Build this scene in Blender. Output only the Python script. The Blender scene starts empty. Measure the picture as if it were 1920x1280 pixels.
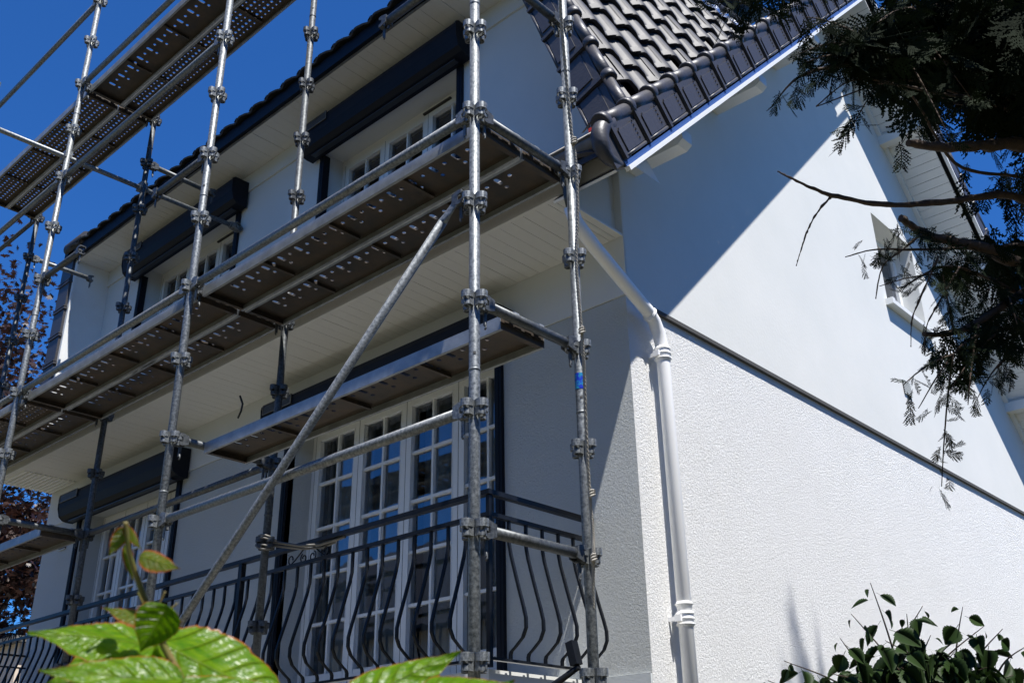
import bpy, math, random
import numpy as np
from mathutils import Vector, Matrix
random.seed(7)
rng = np.random.default_rng(11)
D = bpy.data
SC = bpy.context.scene
COL = SC.collection

# ------------------------------------------------------------------ camera, light, exposure
CAM = Vector((2.7258, -2.7464, -2.9981))
RT = Matrix(((0.7334343, 0.6795964, -0.0149305), (-0.2965677, 0.3001438, -0.9066208), (-0.6116549, 0.6693747, 0.421682)))
FPX = 1881.9
GROUND = -4.6
cd = D.cameras.new('camera'); cam = D.objects.new('camera', cd); COL.objects.link(cam)
r0, r1, r2 = (Vector(RT[i]) for i in range(3))
M3 = Matrix((r0, -r1, -r2)).transposed()
cam.matrix_world = Matrix.Translation(CAM) @ M3.to_4x4()
cd.sensor_width = 36; cd.lens = FPX / 1920 * 36
cd.clip_start = .05; cd.clip_end = 2000
cd.dof.use_dof = True; cd.dof.focus_distance = 5.5; cd.dof.aperture_fstop = 26
SC.camera = cam

SUN = Vector((.45, -.14, 1.0)).normalized()      # towards the sun
w = D.worlds.new('World'); SC.world = w; w.use_nodes = True
nt = w.node_tree
sky = nt.nodes.new('ShaderNodeTexSky'); sky.sky_type = 'NISHITA'; sky.sun_disc = False
sky.sun_elevation = math.asin(SUN.z); sky.sun_rotation = math.atan2(SUN.x, SUN.y)
sky.altitude = 300; sky.air_density = 1.0; sky.dust_density = .3; sky.ozone_density = 4.0
tint = nt.nodes.new('ShaderNodeMixRGB'); tint.blend_type = 'MULTIPLY'; tint.inputs[0].default_value = 1; tint.inputs[2].default_value = (.32, .88, 1.60, 1)
nt.links.new(sky.outputs[0], tint.inputs[1]); nt.links.new(tint.outputs[0], nt.nodes['Background'].inputs[0])
nt.nodes['Background'].inputs[1].default_value = .058
sl = D.lights.new('sun', 'SUN'); sl.energy = 5.0; sl.angle = math.radians(.53); sl.color = (1, .965, .91)
so = D.objects.new('sun', sl); COL.objects.link(so)
so.rotation_euler = SUN.to_track_quat('Z', 'Y').to_euler(); so.location = (8, -6, 14)
SC.view_settings.view_transform = 'Standard'; SC.view_settings.look = 'None'
SC.view_settings.exposure = 0.78; SC.view_settings.gamma = 1; SC.view_settings.use_curve_mapping = False
SC.render.engine = 'CYCLES'; SC.cycles.max_bounces = 8

def at(u, v, d):
    k = Vector(((u - 960) / FPX, (v - 640) / FPX, 1)); k.normalize()
    return CAM + (r0 * k.x + r1 * k.y + r2 * k.z) * d

# ------------------------------------------------------------------ materials
def mat(name, col, rough=.6, metal=0, bump=None, var=None, spec=.5, fine=None):
    """bump=(scale, strength, dist)  var=(scale, amount, colour2)"""
    m = D.materials.new(name); m.use_nodes = True; n = m.node_tree; b = n.nodes['Principled BSDF']
    b.inputs['Base Color'].default_value = (*col, 1); b.inputs['Roughness'].default_value = rough
    b.inputs['Metallic'].default_value = metal; b.inputs['Specular IOR Level'].default_value = spec
    tc = n.nodes.new('ShaderNodeTexCoord')
    if var:
        ns = n.nodes.new('ShaderNodeTexNoise'); ns.inputs['Scale'].default_value = var[0]; ns.inputs['Detail'].default_value = 6
        ns.inputs['Roughness'].default_value = .65
        rp = n.nodes.new('ShaderNodeValToRGB'); rp.color_ramp.elements[0].position = .5 - var[1]; rp.color_ramp.elements[1].position = .5 + var[1]
        rp.color_ramp.elements[0].color = (*col, 1); rp.color_ramp.elements[1].color = (*var[2], 1)
        n.links.new(tc.outputs['Object'], ns.inputs['Vector']); n.links.new(ns.outputs[0], rp.inputs[0])
        n.links.new(rp.outputs[0], b.inputs['Base Color'])
        if len(var) > 3:
            mr = n.nodes.new('ShaderNodeMapRange'); mr.inputs[3].default_value = rough - var[3]; mr.inputs[4].default_value = rough + var[3]
            n.links.new(ns.outputs[0], mr.inputs[0]); n.links.new(mr.outputs[0], b.inputs['Roughness'])
    if bump:
        n2 = n.nodes.new('ShaderNodeTexNoise'); n2.inputs['Scale'].default_value = bump[0]; n2.inputs['Detail'].default_value = 3
        bp = n.nodes.new('ShaderNodeBump'); bp.inputs['Strength'].default_value = bump[1]; bp.inputs['Distance'].default_value = bump[2]
        n.links.new(tc.outputs['Object'], n2.inputs['Vector']); n.links.new(n2.outputs[0], bp.inputs['Height'])
        n.links.new(bp.outputs[0], b.inputs['Normal'])
    return m

M = {}
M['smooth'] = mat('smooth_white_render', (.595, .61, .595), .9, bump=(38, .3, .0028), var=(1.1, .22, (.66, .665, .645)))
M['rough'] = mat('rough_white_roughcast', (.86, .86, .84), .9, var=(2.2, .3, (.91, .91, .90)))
M['fine'] = mat('shaded_front_roughcast', (.53, .555, .55), .9, var=(2, .3, (.57, .59, .58)))  # darker copy of the roughcast: front wall's shade partly put into the colour
for key, dist in (('rough', .020), ('fine', .013)):
    nr = M[key].node_tree; b = nr.nodes['Principled BSDF']
    tc = nr.nodes.new('ShaderNodeTexCoord')
    mp = nr.nodes.new('ShaderNodeMapping'); mp.inputs['Rotation'].default_value = (.6, .4, .9); nr.links.new(tc.outputs['Object'], mp.inputs[0])
    n1 = nr.nodes.new('ShaderNodeTexNoise'); n1.inputs['Scale'].default_value = 66; n1.inputs['Detail'].default_value = 5; n1.inputs['Roughness'].default_value = .8; n1.inputs['Distortion'].default_value = .6
    nr.links.new(mp.outputs[0], n1.inputs['Vector'])
    bp = nr.nodes.new('ShaderNodeBump'); bp.inputs['Strength'].default_value = 1; bp.inputs['Distance'].default_value = dist
    nr.links.new(n1.outputs[0], bp.inputs['Height'])
    nr.links.new(bp.outputs[0], b.inputs['Normal'])
M['plinth'] = mat('grey_plinth_paint', (.55, .58, .58), .8, bump=(60, .3, .003))
M['soffit'] = mat('cream_soffit_board', (.66, .655, .62), .55, var=(14, .3, (.72, .71, .68)))
M['white'] = mat('white_paint', (.8, .81, .8), .4, var=(9, .3, (.74, .75, .74)))
M['pvc'] = mat('white_pvc', (.89, .89, .88), .5)
M['navy'] = mat('dark_navy_aluminium', (.004, .006, .011), .55, var=(6, .3, (.007, .009, .015)), spec=.22)
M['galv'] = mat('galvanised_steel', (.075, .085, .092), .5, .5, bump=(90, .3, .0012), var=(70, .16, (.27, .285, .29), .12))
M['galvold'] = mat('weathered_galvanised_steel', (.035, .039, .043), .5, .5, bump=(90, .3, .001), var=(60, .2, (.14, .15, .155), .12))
M['deckm'] = mat('rusty_brown_deck_steel', (.044, .043, .042), .58, .35, bump=(50, .3, .002), var=(5, .16, (.095, .070, .050)))
M['deckside'] = mat('dull_galvanised_deck_rail', (.26, .275, .285), .5, .6, bump=(40, .3, .002), var=(11, .2, (.42, .44, .45), .1))
M['tile'] = mat('anthracite_roof_tile', (.034, .036, .043), .54, var=(5, .3, (.052, .052, .059), .08), bump=(120, .15, .002), spec=.3)
M['flap'] = mat('anthracite_verge_face', (.036, .035, .039), .45, var=(25, .3, (.058, .056, .061)), bump=(50, .5, .003))
M['blue'] = mat('blue_underlay_strip', (.02, .075, .26), .6)
M['foil'] = mat('silver_flashing_foil', (.75, .77, .8), .22, .95, bump=(14, 1, .02))
M['iron'] = mat('black_painted_iron', (.006, .007, .009), .34, var=(30, .25, (.013, .015, .019)), spec=.2)
M['zinc'] = mat('weathered_zinc', (.12, .115, .105), .6, .3, var=(8, .2, (.25, .24, .22)), bump=(30, .3, .003))
M['darkpvc'] = mat('dark_grey_pvc', (.03, .034, .038), .45)
M['joint'] = mat('dark_joint', (.06, .06, .06), .9)
M['rope'] = mat('pale_rope', (.36, .34, .30), .9, bump=(300, .6, .003))
M['tape'] = mat('blue_tape', (.01, .03, .42), .3, var=(40, .05, (.02, .22, .4)))
M['red'] = mat('red_plastic', (.6, .05, .02), .4)
M['orange'] = mat('orange_paint_mark', (.55, .16, .03), .5)
M['curtain'] = mat('grey_net_curtain', (.62, .64, .66), .9)
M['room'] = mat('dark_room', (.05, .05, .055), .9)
M['bark'] = mat('dark_bark', (.035, .026, .020), .9, bump=(60, .8, .01), var=(20, .2, (.08, .05, .033)))
M['redbark'] = mat('reddish_bark', (.12, .055, .03), .9, bump=(40, .8, .01), var=(12, .2, (.06, .035, .022)))
M['ground'] = mat('dry_lawn_ground', (.085, .085, .045), .95, var=(.8, .3, (.13, .12, .08)), bump=(20, .5, .03))
M['beige'] = mat('sunlit_beige_wall', (.72, .60, .48), .9)
M['roofn'] = mat('dark_slate_roof', (.03, .032, .036), .7)
M['cable'] = mat('black_cable', (.01, .01, .01), .5)
M['stem'] = mat('green_stem', (.10, .16, .03), .5, var=(30, .2, (.22, .09, .04)))

def leafmat(name, c1, c2, trans=.4, rough=.35, scale=8, spec=.5):
    m = mat(name, c1, rough, var=(scale, .25, c2), spec=spec); n = m.node_tree; b = n.nodes['Principled BSDF']
    out = n.nodes['Material Output']; tr = n.nodes.new('ShaderNodeBsdfTranslucent'); mx = n.nodes.new('ShaderNodeMixShader')
    mx.inputs[0].default_value = trans
    src = b.inputs['Base Color'].links[0].from_socket
    n.links.new(src, tr.inputs[0]); n.links.new(b.outputs[0], mx.inputs[1]); n.links.new(tr.outputs[0], mx.inputs[2])
    n.links.new(mx.outputs[0], out.inputs[0]); return m
M['conifer'] = leafmat('dark_conifer_scale_leaf', (.005, .010, .004), (.010, .018, .007), .08, .8, 3, .08)
M['shrub'] = leafmat('dark_green_shrub_leaf', (.013, .030, .006), (.024, .048, .009), .14, .55, 5, .2)
M['maple'] = leafmat('copper_maple_leaf', (.022, .010, .008), (.052, .023, .016), .25, .4, 1.2)
M['oak'] = leafmat('mid_green_leaf', (.03, .06, .015), (.05, .09, .02), .3, .5, 1.2)
# creeper leaf: green body, veins fine relief, red rim through an attribute
def creeper_mat(nm, c1, c2, rim0):
    m = D.materials.new(nm); m.use_nodes = True; n = m.node_tree; b = n.nodes['Principled BSDF']
    L = n.links.new
    uv = n.nodes.new('ShaderNodeAttribute'); uv.attribute_name = 'leafuv'
    sp = n.nodes.new('ShaderNodeSeparateXYZ'); L(uv.outputs['Vector'], sp.inputs[0])
    ns = n.nodes.new('ShaderNodeTexNoise'); ns.inputs['Scale'].default_value = 5; ns.inputs['Detail'].default_value = 4
    L(uv.outputs['Vector'], ns.inputs['Vector'])
    rp = n.nodes.new('ShaderNodeValToRGB'); rp.color_ramp.elements[0].position = .3; rp.color_ramp.elements[1].position = .75
    rp.color_ramp.elements[0].color = c1; rp.color_ramp.elements[1].color = c2; L(ns.outputs[0], rp.inputs[0])
    rim = n.nodes.new('ShaderNodeMapRange'); rim.inputs[1].default_value = rim0; rim.inputs[2].default_value = 1.0; L(sp.outputs[2], rim.inputs[0])
    mx = n.nodes.new('ShaderNodeMixRGB'); mx.inputs[2].default_value = (.50, .085, .02, 1); L(rim.outputs[0], mx.inputs[0]); L(rp.outputs[0], mx.inputs[1])
    def mth(op, a_, b_=None, c_=None):
        q_ = n.nodes.new('ShaderNodeMath'); q_.operation = op
        for i_, v_ in enumerate((a_, b_, c_)):
            if v_ is None: continue
            if isinstance(v_, (int, float)): q_.inputs[i_].default_value = v_
            else: L(v_, q_.inputs[i_])
        return q_.outputs[0]
    ax_ = mth('ABSOLUTE', sp.outputs[0]); ph = mth('FRACT', mth('MULTIPLY_ADD', sp.outputs[1], 3.4, mth('MULTIPLY', ax_, -1.5)))
    d1 = mth('ABSOLUTE', mth('SUBTRACT', ph, .5)); mr = n.nodes.new('ShaderNodeMapRange'); mr.inputs[1].default_value = .0; mr.inputs[2].default_value = .09; L(d1, mr.inputs[0])
    m2 = n.nodes.new('ShaderNodeMapRange'); m2.inputs[1].default_value = .012; m2.inputs[2].default_value = .05; L(ax_, m2.inputs[0])
    vein = mth('MINIMUM', mr.outputs[0], m2.outputs[0])                      # 0 on a vein
    vo = n.nodes.new('ShaderNodeTexVoronoi'); vo.feature = 'DISTANCE_TO_EDGE'; vo.inputs['Scale'].default_value = 9; L(uv.outputs['Vector'], vo.inputs['Vector'])
    hgt = mth('MULTIPLY_ADD', vein, .8, mth('MULTIPLY', vo.outputs['Distance'], .35))
    bp = n.nodes.new('ShaderNodeBump'); bp.inputs['Strength'].default_value = .8; bp.inputs['Distance'].default_value = .0011; L(hgt, bp.inputs['Height'])
    vm = n.nodes.new('ShaderNodeMixRGB'); vm.inputs[1].default_value = (.20, .30, .03, 1); L(mth('MULTIPLY_ADD', vein, .55, .45), vm.inputs[0]); L(mx.outputs[0], vm.inputs[2]); mx = vm
    L(bp.outputs[0], b.inputs['Normal']); L(mx.outputs[0], b.inputs['Base Color']); b.inputs['Roughness'].default_value = .3; b.inputs['Specular IOR Level'].default_value = .35
    tr = n.nodes.new('ShaderNodeBsdfTranslucent'); L(mx.outputs[0], tr.inputs[0]); ms = n.nodes.new('ShaderNodeMixShader'); ms.inputs[0].default_value = .6
    L(b.outputs[0], ms.inputs[1]); L(tr.outputs[0], ms.inputs[2]); L(ms.outputs[0], n.nodes['Material Output'].inputs[0])
    return m
M['creeper'] = creeper_mat('bright_green_creeper_leaf', (.06, .19, .001, 1), (.22, .36, .003, 1), .93)
M['young'] = creeper_mat('reddish_young_creeper_leaf', (.07, .16, .008, 1), (.22, .19, .01, 1), .7)
def glass():
    m = D.materials.new('window_glass'); m.use_nodes = True; n = m.node_tree; n.nodes.remove(n.nodes['Principled BSDF'])
    g = n.nodes.new('ShaderNodeBsdfGlossy'); g.inputs['Roughness'].default_value = .01; g.inputs['Color'].default_value = (.9, .93, 1, 1)
    t = n.nodes.new('ShaderNodeBsdfTransparent'); t.inputs[0].default_value = (.92, .95, .95, 1)
    f = n.nodes.new('ShaderNodeFresnel'); f.inputs[0].default_value = 2.3
    bp = n.nodes.new('ShaderNodeBump'); bp.inputs['Strength'].default_value = .08; bp.inputs['Distance'].default_value = .02
    ns = n.nodes.new('ShaderNodeTexNoise'); ns.inputs['Scale'].default_value = 2.2; tc = n.nodes.new('ShaderNodeTexCoord')
    n.links.new(tc.outputs['Object'], ns.inputs['Vector']); n.links.new(ns.outputs[0], bp.inputs['Height']); n.links.new(bp.outputs[0], g.inputs['Normal'])
    x = n.nodes.new('ShaderNodeMixShader'); n.links.new(f.outputs[0], x.inputs[0]); n.links.new(t.outputs[0], x.inputs[1]); n.links.new(g.outputs[0], x.inputs[2])
    n.links.new(x.outputs[0], n.nodes['Material Output'].inputs[0]); return m
M['glass'] = glass()

# ------------------------------------------------------------------ mesh helpers
def org(o):
    """world translation of a (never rotated) root or part"""
    v = Vector(o.location)
    while o.parent: o = o.parent; v = v + Vector(o.location)
    return v
class MB:
    def __init__(s): s.v = []; s.f = []; s.sm = []
    def add(s, vs, fs, smooth=False):
        o = len(s.v); s.v += [tuple(v) for v in vs]; s.f += [tuple(i + o for i in f) for f in fs]; s.sm += [smooth] * len(fs); return s
    def box(s, a, b):
        x0, x1 = sorted((a[0], b[0])); y0, y1 = sorted((a[1], b[1])); z0, z1 = sorted((a[2], b[2]))
        return s.add([(x0, y0, z0), (x1, y0, z0), (x1, y1, z0), (x0, y1, z0), (x0, y0, z1), (x1, y0, z1), (x1, y1, z1), (x0, y1, z1)],
                     [(0, 3, 2, 1), (4, 5, 6, 7), (0, 1, 5, 4), (1, 2, 6, 5), (2, 3, 7, 6), (3, 0, 4, 7)])
    def obox(s, c, ax, ay, az, h):
        c = Vector(c); ax, ay, az = Vector(ax).normalized() * h[0], Vector(ay).normalized() * h[1], Vector(az).normalized() * h[2]
        vs = [c + ax * i + ay * j + az * k for k in (-1, 1) for i, j in ((-1, -1), (1, -1), (1, 1), (-1, 1))]
        return s.add(vs, [(0, 3, 2, 1), (4, 5, 6, 7), (0, 1, 5, 4), (1, 2, 6, 5), (2, 3, 7, 6), (3, 0, 4, 7)])
    def tube(s, pts, r, n=12, caps=True, smooth=True, flat=None):
        pts = [Vector(p) for p in pts]; R = r if isinstance(r, (list, tuple)) else [r] * len(pts)
        t0 = (pts[1] - pts[0]).normalized(); up = Vector((0, 0, 1)) if abs(t0.z) < .9 else Vector((1, 0, 0))
        a = t0.cross(up).normalized(); vs = []
        for i, p in enumerate(pts):
            t = (pts[min(i + 1, len(pts) - 1)] - pts[max(i - 1, 0)]).normalized()
            a = (a - t * a.dot(t)).normalized(); bb = t.cross(a)
            for k in range(n):
                an = 2 * math.pi * k / n; vs.append(p + (a * math.cos(an) + bb * math.sin(an)) * R[i])
        fs = [(i * n + k, i * n + (k + 1) % n, (i + 1) * n + (k + 1) % n, (i + 1) * n + k) for i in range(len(pts) - 1) for k in range(n)]
        s.add(vs, fs, smooth)
        if caps:
            m = len(s.v) - len(vs); L = len(pts) - 1
            s.f += [tuple(m + k for k in range(n))[::-1], tuple(m + L * n + k for k in range(n))]; s.sm += [False, False]
        return s
    def prism(s, prof, p0, p1, ex, ey, smooth=False, caps=True):
        """profile [(a,b)] in axes ex, ey swept from p0 to p1"""
        p0, p1, ex, ey = Vector(p0), Vector(p1), Vector(ex), Vector(ey); n = len(prof)
        vs = [p + ex * a + ey * b for p in (p0, p1) for a, b in prof]
        s.add(vs, [(k, (k + 1) % n, n + (k + 1) % n, n + k) for k in range(n)], smooth)
        if caps: s.add(vs, [tuple(range(n))[::-1], tuple(range(n, 2 * n))])
        return s
    def slab(s, pts, d):
        """polygon (3-D points) thickened by vector d"""
        d = Vector(d); n = len(pts); vs = [Vector(p) for p in pts] + [Vector(p) + d for p in pts]
        return s.add(vs, [tuple(range(n))[::-1], tuple(range(n, 2 * n))] + [(k, (k + 1) % n, n + (k + 1) % n, n + k) for k in range(n)])
    def mesh(s, name, m, off=Vector((0, 0, 0))):
        me = D.meshes.new(name); me.from_pydata([Vector(v) - off for v in s.v], [], s.f); me.polygons.foreach_set('use_smooth', s.sm)
        me.materials.append(m if not isinstance(m, str) else M[m]); me.validate(); me.update(); return me
    def build(s, name, m, parent=None):
        off = org(parent) if parent else Vector((0, 0, 0))
        return link(name, s.mesh(name, m, off), parent)
def link(name, me, parent=None, mx=None):
    o = D.objects.new(name, me); COL.objects.link(o)
    if parent is not None: o.parent = parent
    if mx is not None:
        o.matrix_local = (Matrix.Translation(-org(parent)) if parent is not None else Matrix.Identity(4)) @ mx
    return o
def tag(o, label=None, cat=None, group=None, kind=None):
    if label: o['label'] = label
    if cat: o['category'] = cat
    if group: o['group'] = group
    if kind: o['kind'] = kind
    return o
def thing(name, loc, label, cat, group=None):
    o = D.objects.new(name, None); COL.objects.link(o); o.location = loc; o.empty_display_size = .1
    return tag(o, label, cat, group)
def frame_mx(o, a, b, c):
    m = Matrix((Vector(a), Vector(b), Vector(c))).transposed().to_4x4(); m.translation = Vector(o); return m

# ------------------------------------------------------------------ ground
g = MB(); g.add([(-400, -400, GROUND), (400, -400, GROUND), (400, 400, GROUND), (-400, 400, GROUND)], [(0, 1, 2, 3)])
tag(g.build('ground', 'ground'), kind='structure')
g = MB(); g.box((-10, -1.2, GROUND - .1), (1.2, 1.79, GROUND + .012))
tag(g.build('terrace_paving', mat('weathered_paving', (.21, .185, .145), .9, var=(3, .3, (.28, .25, .20)))), kind='structure')

# ------------------------------------------------------------------ house
YW, XG, XU = 1.8, -.47, -.448
XL, YB = -8.43, 9.9
AY, AZ = 5.85, 4.77                               # apex of the rake's lower edge
zl = lambda y: AZ + .968 * (y - AY)               # left rake lower edge
zr = lambda y: AZ - 1.03 * (y - AY)
house = thing('house', (-4.4, 5.8, GROUND), 'white rendered house with dark tiled roof behind the scaffolding', 'house')

def holed(mb, x0, x1, z0, z1, y, holes, depth=.3):
    """front face at y with rectangular holes and reveals going +y"""
    xs = sorted({x0, x1, *[h[0] for h in holes], *[h[1] for h in holes]}); zs = sorted({z0, z1, *[h[2] for h in holes], *[h[3] for h in holes]})
    for i in range(len(xs) - 1):
        for j in range(len(zs) - 1):
            cx, cz = (xs[i] + xs[i + 1]) / 2, (zs[j] + zs[j + 1]) / 2
            if any(h[0] < cx < h[1] and h[2] < cz < h[3] for h in holes): continue
            mb.add([(xs[i], y, zs[j]), (xs[i + 1], y, zs[j]), (xs[i + 1], y, zs[j + 1]), (xs[i], y, zs[j + 1])], [(0, 1, 2, 3)])
    for a, b, c, d in holes:
        e = y + depth
        mb.add([(a, y, c), (a, e, c), (a, e, d), (a, y, d)], [(0, 1, 2, 3)]); mb.add([(b, y, c), (b, e, c), (b, e, d), (b, y, d)], [(3, 2, 1, 0)])
        mb.add([(a, y, d), (a, e, d), (b, e, d), (b, y, d)], [(0, 1, 2, 3)]); mb.add([(a, y, c), (a, e, c), (b, e, c), (b, y, c)], [(3, 2, 1, 0)])
LOW = [(-3.90, -1.53, -2.36, -.13), (-7.55, -5.66, -2.36, -.13)]
UP = [(-3.75, -1.93, 1.25, 2.56), (-7.05, -5.15, 1.25, 2.62)]
m = MB(); holed(m, XL, XG, -2.36, -.13, YW, LOW)
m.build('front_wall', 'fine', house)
m = MB(); m.box((XL, YW - .014, GROUND), (XG - .001, YW + .2, -2.363)); m.build('plinth', 'plinth', house)
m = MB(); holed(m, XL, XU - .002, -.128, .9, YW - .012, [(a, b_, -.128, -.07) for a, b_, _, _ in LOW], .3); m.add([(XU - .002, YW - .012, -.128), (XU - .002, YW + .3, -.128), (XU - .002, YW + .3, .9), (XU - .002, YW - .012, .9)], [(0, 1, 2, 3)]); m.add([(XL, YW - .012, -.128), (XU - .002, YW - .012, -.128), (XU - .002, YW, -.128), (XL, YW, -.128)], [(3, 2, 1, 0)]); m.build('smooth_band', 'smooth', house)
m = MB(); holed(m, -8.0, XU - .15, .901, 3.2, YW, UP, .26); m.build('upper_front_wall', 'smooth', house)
m = MB(); m.box((-7.95, YW - .02, 2.70), (-1.0, YW - .001, 2.898)); m.build('smooth_band', 'smooth', house)
# gable: rough lower wall, proud smooth upper wall
m = MB(); m.add([(XG, YW, GROUND), (XG, YB, GROUND), (XG, YB, -.1), (XG, YW, -.1)], [(0, 1, 2, 3)])
m.add([(XL, YW, GROUND), (XL, YB, GROUND), (XL, YB, .3), (XL, YW, .3)], [(3, 2, 1, 0)])
m.add([(XL, YB, GROUND), (XG, YB, GROUND), (XG, YB, .3), (XL, YB, .3)], [(3, 2, 1, 0)])
m.build('roughcast_wall', 'rough', house)
GW = (6.15, 7.12, 1.42, 2.43)
m = MB(); th_ = (-.12, 0, 0)
m.slab([(XU, YW, -.128), (XU, GW[0], -.128), (XU, GW[0], zr(GW[0]) + .12), (XU, AY, AZ + .12), (XU, YW, zl(YW) + .12)], th_)
m.slab([(XU, GW[0], -.128), (XU, GW[1], -.128), (XU, GW[1], GW[2]), (XU, GW[0], GW[2])], th_)
m.slab([(XU, GW[0], GW[3]), (XU, GW[1], GW[3]), (XU, GW[1], zr(GW[1]) + .12), (XU, GW[0], zr(GW[0]) + .12)], th_)
m.slab([(XU, GW[1], -.128), (XU, YB + .06, -.128), (XU, YB + .06, zr(YB) + .12), (XU, GW[1], zr(GW[1]) + .12)], th_)
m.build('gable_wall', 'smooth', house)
m = MB(); m.box((XG - .02, YW + .22, -.158), (XU + .004, YB, -.1295)); m.build('drip_rail', M['joint'], house)
m = MB(); m.slab([(XL, YW, .3), (XL, YB, .3), (XL, AY, AZ)], (.1, 0, 0)); m.build('far_gable_wall', 'smooth', house)
# rooms behind the openings
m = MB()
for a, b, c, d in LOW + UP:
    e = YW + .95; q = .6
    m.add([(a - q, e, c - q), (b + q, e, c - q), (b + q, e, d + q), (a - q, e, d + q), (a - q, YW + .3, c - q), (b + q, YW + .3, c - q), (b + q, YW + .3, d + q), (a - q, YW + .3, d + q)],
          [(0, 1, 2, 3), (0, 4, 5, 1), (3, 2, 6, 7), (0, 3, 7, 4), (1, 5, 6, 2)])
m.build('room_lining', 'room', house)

def window(x0, x1, z0, z1, n, rows, label, curtain=True, panel=0):
    """n leaves with glazing bars; frame > leaves"""
    y = YW + .25
    fr = MB(); fw = .055
    fr.box((x0, y - .03, z0), (x0 + fw, y + .05, z1)); fr.box((x1 - fw, y - .03, z0), (x1, y + .05, z1))
    fr.box((x0 + fw, y - .03, z1 - .075), (x1 - fw, y + .05, z1)); fr.box((x0 + fw, y - .03, z0), (x1 - fw, y + .05, z0 + .05))
    win = fr.build('window', 'white', house); win['label'] = label
    L0, L1 = x0 + fw + .004, x1 - fw - .004; lw = (L1 - L0) / n
    b0, b1 = z0 + .054, z1 - .079
    for i in range(n):
        a, b = L0 + i * lw + .003, L0 + (i + 1) * lw - .003; s = .052
        lf = MB(); yy = y - .045
        lf.box((a, yy, b0), (a + s, y + .03, b1)); lf.box((b - s, yy, b0), (b, y + .03, b1))
        lf.box((a + s, yy, b1 - s), (b - s, y + .03, b1)); lf.box((a + s, yy, b0), (b - s, y + .03, b0 + s + .02))
        for e in ((a + s, a + s + .006), (b - s - .006, b - s)): lf.box((e[0], yy - .004, b0 + s), (e[1], yy, b1 - s))
        g0, g1 = b0 + s + .02, b1 - s
        if panel:
            lf.box((a + s, y - .02, g0), (b - s, y + .02, g0 + panel - .05)); lf.box((a + s, yy, g0 + panel - .05), (b - s, y + .03, g0 + panel)); g0 += panel
        lf.build('leaf', 'white', win)
        gb = MB(); cx = (a + b) / 2; gb.box((cx - .010, y - .032, g0), (cx + .010, y + .01, g1))
        for k in range(1, rows):
            zz = g0 + (g1 - g0) * k / rows; gb.box((a + s, y - .031, zz - .011), (b - s, y + .009, zz + .011))
        gb.build('glazing_bar', 'white', win)
        for c0, c1 in ((a + s, cx - .011), (cx + .011, b - s)):
            for k in range(rows):
                zz0 = g0 + (g1 - g0) * k / rows + (.011 if k else 0); zz1 = g0 + (g1 - g0) * (k + 1) / rows - (.011 if k < rows - 1 else 0)
                MB().add([(c0, y - .006, zz0), (c1, y - .006, zz0), (c1, y - .006, zz1), (c0, y - .006, zz1)], [(0, 1, 2, 3)]).build('pane', 'glass', win)
        sp = MB(); sp.box((a, yy - .001, b0), (a - .003, yy + .03, b1)); sp.build('leaf_joint', 'joint', win)
    if curtain:
        cu = MB(); N = 160; vs = []
        for k in range(N + 1):
            x = x0 + (x1 - x0) * k / N; yv = y + .16 + .02 * math.sin(k * .9) + .012 * math.sin(k * 2.3)
            vs += [(x, yv, z0), (x, yv, z1)]
        skip = lambda k: (k / N) % .5 > .38
        cu.add(vs, [(2 * k, 2 * k + 2, 2 * k + 3, 2 * k + 1) for k in range(N) if not skip(k)], True); cu.build('curtain', 'curtain', win)
    v = MB(); mx = (x0 + x1) / 2 + .22
    v.box((mx, y - .052, z1 - .06), (mx + .34, y - .0301, z1 - .045)); v.build('vent_slot', 'joint', win)
    return win
window(-3.90, -1.53, -2.36, -.075, 4, 5, 'white four leaf glazed door behind the iron railing', True, .16)
window(-7.55, -5.66, -2.36, -.075, 4, 5, 'white glazed door behind the railing, far end of the balcony', True, .16)
window(-3.75, -1.93, 1.25, 2.56, 3, 3, 'upstairs window with three white leaves above the near deck', False)
window(-7.05, -5.15, 1.25, 2.62, 3, 3, 'upstairs window with three white leaves above the far deck', False)

def shutter_box(x0, x1, z0, z1, rail_bottom, vent=True, label=None):
    prof = [(0, 0), (0, 1), (-.155, 1), (-.18, .93), (-.185, .8), (-.18, .45), (-.155, .15), (-.115, .03), (-.07, 0)]
    h = z1 - z0
    bx = MB(); bx.prism([(a, b * h) for a, b in prof], (x0, YW - .022, z0), (x1, YW - .022, z0), (0, 1, 0), (0, 0, 1)); box = bx.build('shutter_box', 'navy', house)
    for x in (x0, x1): ec = MB(); ec.prism([(a * 1.03, b * h * 1.02 - .002) for a, b in prof], (x - .006, YW - .021, z0), (x + .006, YW - .021, z0), (0, 1, 0), (0, 0, 1)); ec.build('end_cap', 'navy', box)
    sl_ = MB(); sl_.box((x0 + .1, YW - .12, z0 - .012), (x1 - .1, YW - .07, z0 - .001)); sl_.build('bottom_bar', 'darkpvc', box)
    if vent:
        v = MB(); zt = z1 - .10
        fr_ = .008
        v.box((x0 + .03, YW - .214, zt), (x0 + .42, YW - .2075, zt + .085)); o = v.build('vent_grille', 'darkpvc', box)
        e = MB()
        for zz in (zt, zt + .079): e.box((x0 + .03, YW - .22, zz), (x0 + .42, YW - .2145, zz + .006))
        for xx in (x0 + .03, x0 + .414): e.box((xx, YW - .22, zt + .0065), (xx + .006, YW - .2145, zt + .0785))
        e.build('vent_rim', 'zinc', box)
    for x in (x0 + .11, x1 - .17):
        r = MB(); r.box((x, YW - .028, rail_bottom), (x + .06, YW + .045, z0 + .01)); r.box((x + .022, YW - .031, rail_bottom), (x + .038, YW - .0281, z0 - .002))
        gr = r.build('guide_rail', 'navy', house)
shutter_box(-4.07, -1.40, -.20, .075, -2.36)
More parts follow.
